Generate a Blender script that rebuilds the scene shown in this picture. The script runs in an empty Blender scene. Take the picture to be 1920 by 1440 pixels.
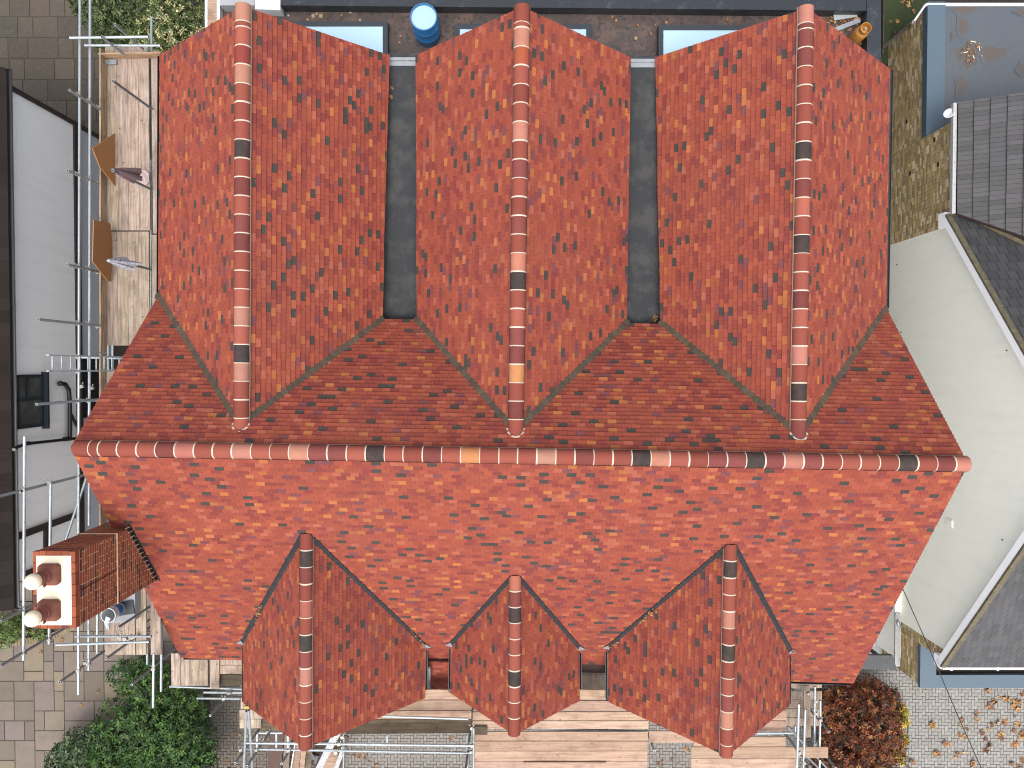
import bpy, math, random
from mathutils import Vector, Matrix
R = math.radians
random.seed(7)
S = bpy.context.scene

# ---------------------------------------------------------------- camera
F_PX = 1378.0
H = 22.2
TILT = -math.atan(30.0 / F_PX)
cam_d = bpy.data.cameras.new('camera')
cam_d.sensor_width = 36.0
cam_d.lens = 36.0 * F_PX / 1920.0
cam_d.clip_end = 1000
cam = bpy.data.objects.new('camera', cam_d)
S.collection.objects.link(cam)
cam.location = (0, 0, H)
cam.rotation_euler = (TILT, 0, 0)
S.camera = cam
# ---------------------------------------------------------------- sky + sun (soft overcast)
SUN_EL, SUN_AZ = R(70), R(188)          # azimuth measured clockwise from +Y
w = bpy.data.worlds.new('World'); S.world = w; w.use_nodes = True
nt = w.node_tree
bg = nt.nodes['Background']
sky = nt.nodes.new('ShaderNodeTexSky'); sky.sky_type = 'NISHITA'; sky.sun_disc = False
sky.sun_elevation = SUN_EL; sky.sun_rotation = SUN_AZ; sky.dust_density = 5.0; sky.ozone_density = 0.6; sky.air_density = 1.0
hs = nt.nodes.new('ShaderNodeHueSaturation'); hs.inputs['Saturation'].default_value = 0.35
nt.links.new(sky.outputs[0], hs.inputs['Color'])
nt.links.new(hs.outputs[0], bg.inputs['Color'])
bg.inputs['Strength'].default_value = 0.15
sd = bpy.data.lights.new('sun', 'SUN'); sd.energy = 0.5; sd.angle = R(40); sd.color = (1.0, 0.97, 0.93)
sun = bpy.data.objects.new('sun', sd); S.collection.objects.link(sun)
dirv = Vector((math.sin(SUN_AZ) * math.cos(SUN_EL), math.cos(SUN_AZ) * math.cos(SUN_EL), math.sin(SUN_EL)))
sun.rotation_euler = dirv.to_track_quat('Z', 'Y').to_euler()
S.view_settings.view_transform = 'Standard'; S.view_settings.look = 'None'
S.view_settings.exposure = 1.2; S.view_settings.gamma = 1
S.render.engine = 'CYCLES'
S.cycles.max_bounces = 6
S.cycles.filter_width = 1.05

# ---------------------------------------------------------------- geometry helpers
CAMR = Matrix.Rotation(TILT, 3, 'X')
def ray(px, py):
    return (CAMR @ Vector(((px - 960) / F_PX, -(py - 720) / F_PX, -1))).normalized()
def PX(px, py, z):
    d = ray(px, py); t = (z - H) / d.z
    return Vector((0, 0, H)) + d * t
def hit(px, py, pl):
    p, n = pl; d = ray(px, py); o = Vector((0, 0, H))
    return o + d * ((p - o).dot(n) / d.dot(n))
def plane3(a, b, c):
    n = (b - a).cross(c - a).normalized()
    if n.z < 0: n = -n
    return (a, n)
def proj(p):
    q = CAMR.inverted() @ (p - Vector((0, 0, H)))
    return 960 + F_PX * q.x / -q.z, 720 - F_PX * q.y / -q.z

ORG = {}
def props(o, label=None, cat=None, group=None, kind=None):
    if label: o['label'] = label
    if cat: o['category'] = cat
    if group: o['group'] = group
    if kind: o['kind'] = kind
    return o
def thing(name, loc, label, cat, group=None):
    o = bpy.data.objects.new(name, None); S.collection.objects.link(o)
    o.location = loc; ORG[o.name] = Vector(loc); o.empty_display_size = .2
    return props(o, label, cat, group)

class MB:
    def __init__(s): s.v = []; s.f = []; s.m = []; s.c = []
    def face(s, pts, mi=0, col=(1, 1, 1)):
        b = len(s.v); s.v += [tuple(p) for p in pts]; s.f.append(tuple(range(b, b + len(pts)))); s.m.append(mi); s.c.append(col)
    def prism(s, pts, off, mi=0, col=(1, 1, 1), bottom=True):
        """closed prism: polygon pts, other side at pts+off"""
        n = len(pts); pts = [Vector(p) for p in pts]; off = Vector(off); b = len(s.v)
        nn = Vector((0, 0, 0))
        for i in range(n): nn += pts[i].cross(pts[(i + 1) % n])
        if nn.dot(off) > 0: pts.reverse()
        s.v += [tuple(p) for p in pts] + [tuple(p + off) for p in pts]
        s.f.append(tuple(range(b, b + n))); s.m.append(mi); s.c.append(col)
        if bottom: s.f.append(tuple(range(b + 2 * n - 1, b + n - 1, -1))); s.m.append(mi); s.c.append(col)
        for i in range(n):
            j = (i + 1) % n
            s.f.append((b + i, b + n + i, b + n + j, b + j)); s.m.append(mi); s.c.append(col)
    def box(s, a, b, mi=0, col=(1, 1, 1)):
        x0, y0, z0 = [min(p, q) for p, q in zip(a, b)]; x1, y1, z1 = [max(p, q) for p, q in zip(a, b)]
        s.prism([(x0, y0, z1), (x1, y0, z1), (x1, y1, z1), (x0, y1, z1)], (0, 0, z0 - z1), mi, col)
    def obox(s, c, ax, ay, az, mi=0, col=(1, 1, 1)):
        c, ax, ay, az = map(Vector, (c, ax, ay, az))
        s.prism([c - ax - ay + az, c + ax - ay + az, c + ax + ay + az, c - ax + ay + az], -2 * az, mi, col)
    def beam(s, p0, p1, wd, ht, mi=0, col=(1, 1, 1), up=(0, 0, 1)):
        p0, p1, up = Vector(p0), Vector(p1), Vector(up); d = (p1 - p0); L = d.length; d.normalize()
        sd_ = d.cross(up).normalized(); u = sd_.cross(d).normalized()
        s.obox((p0 + p1) / 2, d * L / 2, sd_ * wd / 2, u * ht / 2, mi, col)
    def tube(s, p0, p1, r, mi=0, seg=10, cap=True, r2=None, col=(1, 1, 1), hollow=False):
        p0, p1 = Vector(p0), Vector(p1); d = (p1 - p0).normalized(); r2 = r if r2 is None else r2
        a = Vector((0, 0, 1)) if abs(d.z) < .9 else Vector((1, 0, 0))
        x = d.cross(a).normalized(); y = d.cross(x)
        b = len(s.v)
        for p, rr in ((p0, r), (p1, r2)):
            for i in range(seg):
                t = 2 * math.pi * i / seg; s.v.append(tuple(p + (x * math.cos(t) + y * math.sin(t)) * rr))
        for i in range(seg):
            j = (i + 1) % seg; s.f.append((b + i, b + seg + i, b + seg + j, b + j)[::-1]); s.m.append(mi); s.c.append(col)
        if hollow:
            for p, sgn in ((p0, -1), (p1, 1)):
                s.lathe(p - d * (.02 * sgn), d * sgn, [(0, 0), (r * .75, 0), (r * .75, .02), (r, .0201)], mi, seg, cols=[(.05, .05, .05)] * 2 + [(1, 1, 1)])
        elif cap:
            s.f.append(tuple(range(b, b + seg))); s.m.append(mi); s.c.append(col)
            s.f.append(tuple(range(b + 2 * seg - 1, b + seg - 1, -1))); s.m.append(mi); s.c.append(col)
    def lathe(s, base, axis, prof, mi=0, seg=24, cols=None, mis=None):
        base, axis = Vector(base), Vector(axis).normalized()
        a = Vector((0, 0, 1)) if abs(axis.z) < .9 else Vector((1, 0, 0))
        x = axis.cross(a).normalized(); y = axis.cross(x)
        rings = []
        for r, h in prof:
            b = len(s.v)
            for i in range(seg):
                t = 2 * math.pi * i / seg; s.v.append(tuple(base + axis * h + (x * math.cos(t) + y * math.sin(t)) * max(r, 1e-4)))
            rings.append(b)
        for k in range(len(rings) - 1):
            for i in range(seg):
                j = (i + 1) % seg
                s.f.append((rings[k] + i, rings[k] + j, rings[k + 1] + j, rings[k + 1] + i)); s.m.append(mis[k] if mis else mi); s.c.append(cols[k] if cols else (1, 1, 1))
    def pipe(s, pts, r, mi=0, seg=10, col=(1, 1, 1)):
        for a, b in zip(pts[:-1], pts[1:]): s.tube(a, b, r, mi, seg, col=col)
        for p in pts[1:-1]: s.ball(p, r, mi, col=col)
    def ball(s, c, r, mi=0, seg=10, col=(1, 1, 1)):
        n = 6; s.lathe(Vector(c) - Vector((0, 0, r)), (0, 0, 1), [(r * math.sin(math.pi * k / n), r - r * math.cos(math.pi * k / n)) for k in range(n + 1)], mi, seg, cols=[col] * n)

SMOOTH = set()
def obj(name, mb, mats, parent=None, label=None, cat=None, group=None, kind=None, smooth=False):
    if not isinstance(mats, (list, tuple)): mats = [mats]
    if parent is not None: org = ORG[parent.name]
    elif kind == 'structure': org = Vector((0, 0, 0))
    else:
        xs = [v[0] for v in mb.v]; ys = [v[1] for v in mb.v]; zs = [v[2] for v in mb.v]
        org = Vector(((min(xs) + max(xs)) / 2, (min(ys) + max(ys)) / 2, min(zs)))
    me = bpy.data.meshes.new(name)
    me.from_pydata([(x - org.x, y - org.y, z - org.z) for x, y, z in mb.v], [], mb.f)
    for m in mats: me.materials.append(m)
    me.polygons.foreach_set('material_index', mb.m)
    ca = me.color_attributes.new('tone', 'FLOAT_COLOR', 'CORNER')
    buf = []
    for f, c in zip(mb.f, mb.c): buf += [c[0], c[1], c[2], 1.0] * len(f)
    ca.data.foreach_set('color', buf)
    if smooth:
        me.polygons.foreach_set('use_smooth', [True] * len(mb.f))
    me.update()
    o = bpy.data.objects.new(name, me); S.collection.objects.link(o)
    if parent is not None: o.parent = parent
    else: o.location = org
    ORG[o.name] = org
    if smooth:
        import bmesh
        bm = bmesh.new(); bm.from_mesh(me); bmesh.ops.remove_doubles(bm, verts=bm.verts, dist=1e-5)
        for e in bm.edges:
            if len(e.link_faces) == 2 and e.calc_face_angle(0) > R(40): e.smooth = False
        bm.to_mesh(me); bm.free()
    return props(o, label, cat, group, kind)

# ---------------------------------------------------------------- materials
BRIGHT = {'white_render', 'cream_render', 'grey_render', 'window_glass', 'rooflight_glass', }
ALB = {'painted_white_board': .95, 'cloudy_water': .8, 'white_plastic': .68, 'weathered_white_paint': .46, 'lead': .22, 'felt': .30, 'valley_tile': .30, 'clay_tile': .60, 'yellow_brick': 1.2, 'block_paver': .66, 'sandstone_slab': .54, 'weathered_board': .66, 'fresh_board': .66, 'galvanised_steel': .85, 'brick_mortar': .9, 'mortar': .85, 'leaf': .95, 'cream_cement': .85, 'blue_plastic': .8, 'wet_roof_deck': .42, 'dark_coated_parapet': .6, 'blue_grey_roofing': .55, 'silt_stain': .35, 'slate_blue_capping': .6, 'grey_roof_tile': .46, 'dry_leaf': .8, 'red_brick': .62, 'weathered': .8, 'strand_board': .75, 'ridge_clay': .62}
def mat(name, col=(.5, .5, .5), rough=.8, n1=None, n2=None, bump=0, bscale=40, metal=0, tone=False, spec=.5, stretch=None, trans=0, specks=None):
    """n1/n2: (scale, amount, colour) patches mixed over the colour by noise"""
    if name not in BRIGHT:
        A_ = ALB.get(name, .60); col = tuple(v * A_ for v in col)
        n1, n2 = [(n[0], n[1], tuple(v * A_ for v in n[2])) + tuple(n[3:]) if n else n for n in (n1, n2)]
    m = bpy.data.materials.new(name); m.use_nodes = True; N = m.node_tree.nodes; L = m.node_tree.links
    b = N['Principled BSDF']; b.inputs['Roughness'].default_value = rough; b.inputs['Metallic'].default_value = metal
    b.inputs['Specular IOR Level'].default_value = spec
    if trans: b.inputs['Transmission Weight'].default_value = trans
    tc = N.new('ShaderNodeTexCoord'); co = tc.outputs['Object']
    if stretch:
        mp = N.new('ShaderNodeMapping'); mp.inputs['Scale'].default_value = stretch; L.new(co, mp.inputs[0]); co = mp.outputs[0]
    rgb = N.new('ShaderNodeRGB'); rgb.outputs[0].default_value = (*col, 1); out = rgb.outputs[0]
    if tone:
        at = N.new('ShaderNodeAttribute'); at.attribute_name = 'tone'
        mx = N.new('ShaderNodeMix'); mx.data_type = 'RGBA'; mx.blend_type = 'MULTIPLY'; mx.inputs[0].default_value = 1
        L.new(out, mx.inputs[6]); L.new(at.outputs['Color'], mx.inputs[7]); out = mx.outputs[2]
    for n in (n1, n2):
        if not n: continue
        sc, amt, c2 = n[:3]; lo, hi = n[3:5] if len(n) > 3 else (.45, .7)
        no = N.new('ShaderNodeTexNoise'); no.inputs['Scale'].default_value = sc; no.inputs['Detail'].default_value = 6; no.inputs['Roughness'].default_value = .62
        L.new(co, no.inputs['Vector'])
        mr = N.new('ShaderNodeMapRange'); mr.inputs[1].default_value = lo; mr.inputs[2].default_value = hi; mr.inputs[4].default_value = amt
        L.new(no.outputs[0], mr.inputs[0])
        mx = N.new('ShaderNodeMix'); mx.data_type = 'RGBA'; L.new(mr.outputs[0], mx.inputs[0]); L.new(out, mx.inputs[6]); mx.inputs[7].default_value = (*c2, 1); out = mx.outputs[2]
    L.new(out, b.inputs['Base Color'])
    if bump:
        no = N.new('ShaderNodeTexNoise'); no.inputs['Scale'].default_value = bscale; no.inputs['Detail'].default_value = 5
        L.new(co, no.inputs['Vector']); bp = N.new('ShaderNodeBump'); bp.inputs['Strength'].default_value = bump; bp.inputs['Distance'].default_value = .01
        L.new(no.outputs[0], bp.inputs['Height']); L.new(bp.outputs[0], b.inputs['Normal'])
    return m

M = {}
M['tile'] = mat('clay_tile', (1, 1, 1), .82, (9, .28, (.20, .045, .03), .5, .75), (38, .30, (.62, .27, .17), .62, .78), .35, 60, tone=True, spec=.3)
M['ridge'] = mat('ridge_clay', (1, 1, 1), .88, (7, .25, (.30, .11, .08), .45, .75), (60, .2, (.6, .35, .28), .6, .8), .3, 80, tone=True, spec=.12)
M['mortar'] = mat('mortar', (.55, .47, .38), .9, (20, .5, (.42, .34, .26)), None, .4, 60)
M['valley'] = mat('valley_tile', (.19, .135, .085), .85, (12, .5, (.12, .09, .06)), (30, .3, (.26, .19, .12)), .3, 50, tone=True)
M['under'] = mat('roof_deck', (.06, .03, .025), .9)
M['lead'] = mat('lead', (.13, .14, .155), .5, (6, .6, (.25, .26, .28)), (25, .4, (.07, .07, .08)), .15, 30, spec=.5)
M['leadd'] = mat('weathered_dark_lead', (.035, .038, .044), .7, (8, .5, (.075, .078, .085)), None, .3, 30, spec=.25)
M['leadlight'] = mat('lead_pale', (.36, .38, .42), .5, (8, .5, (.22, .23, .26)), None, .15, 20)
M['felt'] = mat('felt', (.06, .066, .076), .8, (2.2, .8, (.14, .135, .13), .47, .62), (11, .7, (.22, .17, .14), .62, .68), .6, 90)
M['black'] = mat('black_plastic', (.015, .016, .019), .4, (15, .3, (.04, .04, .045)))
M['galv'] = mat('galvanised_steel', (.36, .40, .42), .42, (12, .7, (.22, .25, .27)), (45, .5, (.55, .60, .62)), .15, 60, metal=.55, tone=True)
M['coupler'] = mat('coupler_steel', (.42, .42, .38), .5, (40, .6, (.22, .2, .16)), None, 0, metal=.5, tone=True)
def wood(name, col, dark, sx=(1, 14, 14), amt=.65, splash=.5):
    m = mat(name, col, .88, (1.6, amt, dark, .40, .66), (9, .35, (col[0] * 1.2, col[1] * 1.17, col[2] * 1.12), .5, .7), .3, 30, tone=True, stretch=sx, spec=.2)
    N = m.node_tree.nodes; L = m.node_tree.links; b = N['Principled BSDF']; A_ = ALB.get(name, .6)
    tc = [n for n in N if n.type == 'TEX_COORD'][0]; mp = [n for n in N if n.type == 'MAPPING'][0]
    oi = N.new('ShaderNodeObjectInfo'); ad = N.new('ShaderNodeVectorMath'); ad.operation = 'ADD'; sc_ = N.new('ShaderNodeVectorMath'); sc_.operation = 'SCALE'; sc_.inputs['Scale'].default_value = 37.0
    cx = N.new('ShaderNodeCombineXYZ')
    for i in range(3): L.new(oi.outputs['Random'], cx.inputs[i])
    L.new(cx.outputs[0], sc_.inputs[0]); L.new(tc.outputs['Object'], ad.inputs[0]); L.new(sc_.outputs[0], ad.inputs[1]); L.new(ad.outputs[0], mp.inputs[0])
    cur = b.inputs['Base Color'].links[0].from_socket
    # knots
    vo = N.new('ShaderNodeTexVoronoi'); vo.inputs['Scale'].default_value = 4.5; L.new(ad.outputs[0], vo.inputs['Vector'])
    mr = N.new('ShaderNodeMapRange'); mr.inputs[1].default_value = .05; mr.inputs[2].default_value = .13; mr.inputs[3].default_value = .8; mr.inputs[4].default_value = 0; L.new(vo.outputs['Distance'], mr.inputs[0])
    mx = N.new('ShaderNodeMix'); mx.data_type = 'RGBA'; L.new(mr.outputs[0], mx.inputs[0]); L.new(cur, mx.inputs[6]); mx.inputs[7].default_value = (dark[0] * A_ * .7, dark[1] * A_ * .55, dark[2] * A_ * .45, 1); cur = mx.outputs[2]
    # broad footprints / damp and pale mortar splashes
    for (scl, lo, hi, amt2, c2) in ((2.1, .50, .70, .5, tuple(v * .55 for v in dark)), (24, .66, .72, splash, (.75, .7, .66))):
        no = N.new('ShaderNodeTexNoise'); no.inputs['Scale'].default_value = scl; no.inputs['Detail'].default_value = 7; no.inputs['Roughness'].default_value = .7; L.new(ad.outputs[0], no.inputs['Vector'])
        mr = N.new('ShaderNodeMapRange'); mr.inputs[1].default_value = lo; mr.inputs[2].default_value = hi; mr.inputs[4].default_value = amt2; L.new(no.outputs[0], mr.inputs[0])
        mx = N.new('ShaderNodeMix'); mx.data_type = 'RGBA'; L.new(mr.outputs[0], mx.inputs[0]); L.new(cur, mx.inputs[6]); mx.inputs[7].default_value = (*[v * A_ for v in c2], 1); cur = mx.outputs[2]
    L.new(cur, b.inputs['Base Color'])
    return m
M['board_y'] = wood('weathered_board', (.49, .395, .32), (.215, .15, .105), (14, 1, 14), .8, .75)
M['board_x'] = wood('fresh_board', (.53, .375, .28), (.32, .19, .13), (1, 14, 14), .7, .4)
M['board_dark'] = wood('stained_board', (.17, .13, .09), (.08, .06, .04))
M['osb'] = mat('strand_board', (.40, .19, .065), .75, (22, .6, (.27, .115, .035)), (60, .5, (.5, .27, .11)), .2, 60, stretch=(1, 2.2, 1))
M['render_w'] = mat('white_render', (.84, .835, .825), .9, (.8, .25, (.78, .78, .78)), None, .25, 120)
M['render_g'] = mat('grey_render', (.42, .44, .48), .9, (.8, .25, (.36, .38, .42)), None, .25, 120)
M['render_c'] = mat('cream_render', (.89, .885, .79), .9, (.45, .5, (.83, .83, .735), .4, .7), (3, .15, (.66, .63, .53), .5, .8), .25, 140)
M['timber'] = mat('dark_timber', (.035, .022, .018), .8, (14, .6, (.09, .065, .05)), None, .3, 30)
M['brick'] = mat('red_brick', (1, 1, 1), .88, (12, .4, (.16, .045, .025)), (60, .3, (.55, .2, .1), .6, .8), .4, 80, tone=True)
M['bmortar'] = mat('brick_mortar', (.62, .46, .29), .95, (30, .4, (.36, .22, .12)))
M['ybrick'] = mat('yellow_brick', (1, 1, 1), .9, (1.3, .4, (.16, .125, .055), .52, .75), (30, .3, (.1, .07, .04), .55, .8), .4, 70, tone=True)
M['ymortar'] = mat('dark_mortar', (.13, .11, .07), .95, (2, .5, (.06, .06, .03)))
M['cream'] = mat('cream_cement', (.80, .72, .55), .85, (6, .5, (.74, .62, .42)), (18, .3, (.55, .45, .3), .6, .8), .3, 40)
M['terra'] = mat('terracotta', (.30, .10, .065), .8, (8, .4, (.2, .07, .045)), None, .15, 60)
M['pvc'] = mat('white_plastic', (.78, .79, .82), .45, (8, .3, (.6, .6, .62), .55, .8))
M['pvcb'] = mat('painted_white_board', (.95, .95, .98), .5, (8, .3, (.85, .85, .85), .55, .8))
M['pvcdirty'] = mat('weathered_white_paint', (.72, .72, .72), .6, (14, .8, (.30, .25, .22), .56, .66))
M['gtd'] = mat('brown_roof_tile', (1, 1, 1), .9, (5, .3, (.03, .022, .02)), None, .35, 60, tone=True, spec=.2)
M['gt'] = mat('grey_roof_tile', (1, 1, 1), .85, (5, .3, (.10, .095, .09)), (16, .4, (.16, .16, .13), .62, .8), .35, 60, tone=True)
M['moss'] = mat('mossy_edge', (.16, .13, .09), .95, (8, .8, (.30, .25, .13)), (20, .5, (.1, .11, .03)), .8, 30)
M['grp'] = mat('blue_grey_roofing', (.105, .125, .15), .55, (1.1, .55, (.15, .155, .16)), (6, .2, (.1, .1, .1)), .15, 20)
M['grpblue'] = mat('slate_blue_capping', (.095, .15, .205), .5, (3, .3, (.12, .17, .22)), (14, .2, (.08, .1, .12)), .1, 30)
M['puddle'] = mat('dark_mottled_brown', (.06, .05, .04), .35, (5, .7, (.12, .07, .04)), (14, .5, (.035, .03, .03)), .3, 30)  # dark mottled brown, used for the porch floor
def stain_mat():
    m = mat('silt_stain', (.105 * 1.58, .125 * 1.58, .15 * 1.58), .5, (1.1, .55, (.15 * 1.58, .155 * 1.58, .16 * 1.58)), None, .15, 20)
    N = m.node_tree.nodes; L = m.node_tree.links; b = N['Principled BSDF']; cur = b.inputs['Base Color'].links[0].from_socket
    at = N.new('ShaderNodeAttribute'); at.attribute_name = 'tone'; no = N.new('ShaderNodeTexNoise'); no.inputs['Scale'].default_value = 7; no.inputs['Detail'].default_value = 8
    ma = N.new('ShaderNodeMath'); ma.operation = 'ADD'; L.new(at.outputs['Fac'], ma.inputs[0]); L.new(no.outputs[0], ma.inputs[1])
    mr = N.new('ShaderNodeMapRange'); mr.inputs[1].default_value = .60; mr.inputs[2].default_value = .80; mr.inputs[4].default_value = .85; L.new(ma.outputs[0], mr.inputs[0])
    mx = N.new('ShaderNodeMix'); mx.data_type = 'RGBA'; L.new(mr.outputs[0], mx.inputs[0]); L.new(cur, mx.inputs[6]); mx.inputs[7].default_value = (.07, .052, .04, 1); L.new(mx.outputs[2], b.inputs['Base Color'])
    return m
M['puddle2'] = stain_mat()
M['wetroof'] = mat('wet_roof_deck', (.10, .062, .05), .6, (2.4, .85, (.20, .115, .085), .48, .6), (9, .8, (.02, .018, .02), .52, .6), .5, 18, spec=.6)
M['parapet'] = mat('dark_coated_parapet', (.022, .027, .036), .35, (5, .55, (.10, .12, .15), .55, .72), (18, .5, (.22, .25, .28), .63, .75), .25, 20)
M['frame'] = mat('graphite_frame', (.025, .035, .048), .4)
M['sglass'] = mat('rooflight_glass', (.34, .50, .60), .04, None, None, 0, spec=1.0)
M['glass'] = mat('window_glass', (.05, .055, .05), .08, (2, .6, (.14, .15, .13)), None, 0, spec=.8)
M['bluep'] = mat('blue_plastic', (.018, .13, .33), .35, (6, .3, (.03, .1, .22)), (30, .3, (.15, .3, .45), .6, .8))
M['water'] = mat('cloudy_water', (.36, .56, .70), .1, (2, .3, (.48, .63, .74)), None, 0)
M['gas'] = mat('orange_painted_steel', (.62, .27, .05), .45, (14, .6, (.33, .12, .03), .58, .7), None, .1, 30)
M['slab'] = mat('sandstone_slab', (1, 1, 1), .88, (2.2, .35, (.13, .115, .09)), (12, .3, (.30, .24, .17), .5, .75), .35, 25, tone=True)
M['joint'] = mat('slab_joint', (.10, .09, .07), .95, (6, .5, (.06, .065, .035)))
M['paver'] = mat('block_paver', (1, 1, 1), .9, (1.2, .35, (.2, .185, .16)), (40, .3, (.4, .38, .35), .5, .8), .35, 90, tone=True)
M['pjoint'] = mat('paver_joint', (.075, .07, .06), .95, (3, .5, (.05, .045, .035)))
M['soil'] = mat('soil', (.035, .025, .018), .95, (5, .6, (.06, .045, .03)), (30, .4, (.015, .012, .01)), .8, 20)
M['grass'] = mat('grass', (.03, .05, .012), .95, (10, .6, (.06, .06, .02)), None, .8, 60)
M['leaf'] = mat('leaf', (1, 1, 1), .62, (6, .25, (.02, .04, .01)), None, 0, tone=True, spec=.3)
M['dry'] = mat('dry_leaf', (1, 1, 1), .8, (20, .4, (.16, .07, .03)), None, 0, tone=True)
M['bark'] = mat('bark', (.06, .045, .03), .9, (10, .5, (.03, .02, .015)), None, .5, 20)
M['pebble'] = mat('stone', (.45, .33, .2), .8, (20, .4, (.6, .5, .4)))
M['cloth1'] = mat('mauve_cloth', (.17, .115, .12), .95, (10, .5, (.27, .2, .21)), None, .4, 60)
M['cloth2'] = mat('pink_white_cloth', (.62, .48, .46), .95, (12, .5, (.4, .33, .33)), None, .4, 60)
M['cloth3'] = mat('patterned_cloth', (.62, .64, .70), .95, (45, .8, (.12, .15, .24), .5, .56), None, .4, 60)
M['bucket'] = mat('white_bucket', (.75, .78, .80), .35, (10, .3, (.6, .6, .58)))
M['cable'] = mat('cable', (.01, .01, .01), .6)
M['rust'] = mat('rusty_brown', (.09, .04, .025), .7, (14, .6, (.15, .08, .05)), None, .3, 30)
M['palegrey'] = mat('pale_grey_board', (.44, .46, .48), .7, (4, .4, (.35, .36, .38)))
M['yellow'] = mat('yellow_fitting', (.5, .38, .05), .5)
M['void'] = mat('near_black', (.008, .008, .009), .9)

# ---------------------------------------------------------------- clipped tiling
def clip(poly, planes):
    for (nx, ny, d) in planes:
        out = []; n = len(poly)
        for i in range(n):
            a = poly[i]; b = poly[(i + 1) % n]
            da = a[0] * nx + a[1] * ny - d; db = b[0] * nx + b[1] * ny - d
            if da >= 0: out.append(a)
            if (da >= 0) != (db >= 0):
                t = da / (da - db); out.append((a[0] + (b[0] - a[0]) * t, a[1] + (b[1] - a[1]) * t))
        poly = out
        if len(poly) < 3: return []
    return poly
def halfplanes(poly):
    cx = sum(p[0] for p in poly) / len(poly); cy = sum(p[1] for p in poly) / len(poly); out = []
    for i in range(len(poly)):
        a = poly[i]; b = poly[(i + 1) % len(poly)]
        nx, ny = -(b[1] - a[1]), b[0] - a[0]; l = math.hypot(nx, ny)
        if l < 1e-6: continue
        nx /= l; ny /= l
        if (cx - a[0]) * nx + (cy - a[1]) * ny < 0: nx, ny = -nx, -ny
        out.append((nx, ny, a[0] * nx + a[1] * ny))
    return out
def shrink(p, g=.0):
    return p
from mathutils import noise as mnoise
def clay_colour(rnd, P):
    big = mnoise.noise(P * .55); mid = mnoise.noise(P * 1.5 + Vector((9, 3, 1)))
    r = rnd.random(); k = .90 + .2 * rnd.random(); d_ = .056 + .06 * max(0, mid)
    if r < d_: c = (.060, .053, .045)
    elif r < d_ + .062 + .07 * big: c = (.47, .150, .048); k = .85 + .3 * rnd.random()
    elif r < .27 + .12 * mid: c = (.26, .049, .039)
    elif r < .30 + .07 * mid: c = (.20, .06, .066)
    elif r < .56: c = (.37, .080, .043)
    elif r < .63: c = (.43, .115, .066)
    else: c = (.33, .068, .041)
    return tuple(x * k for x in c)
LIGHT = (.62, .30, .21)
def grey_colour(rnd, P):
    k = .8 + .35 * rnd.random(); return (.135 * k, .132 * k, .137 * k)
def dkgrey_colour(rnd, P):
    k = .75 + .4 * rnd.random(); return (.085 * k, .085 * k, .088 * k)
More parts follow.
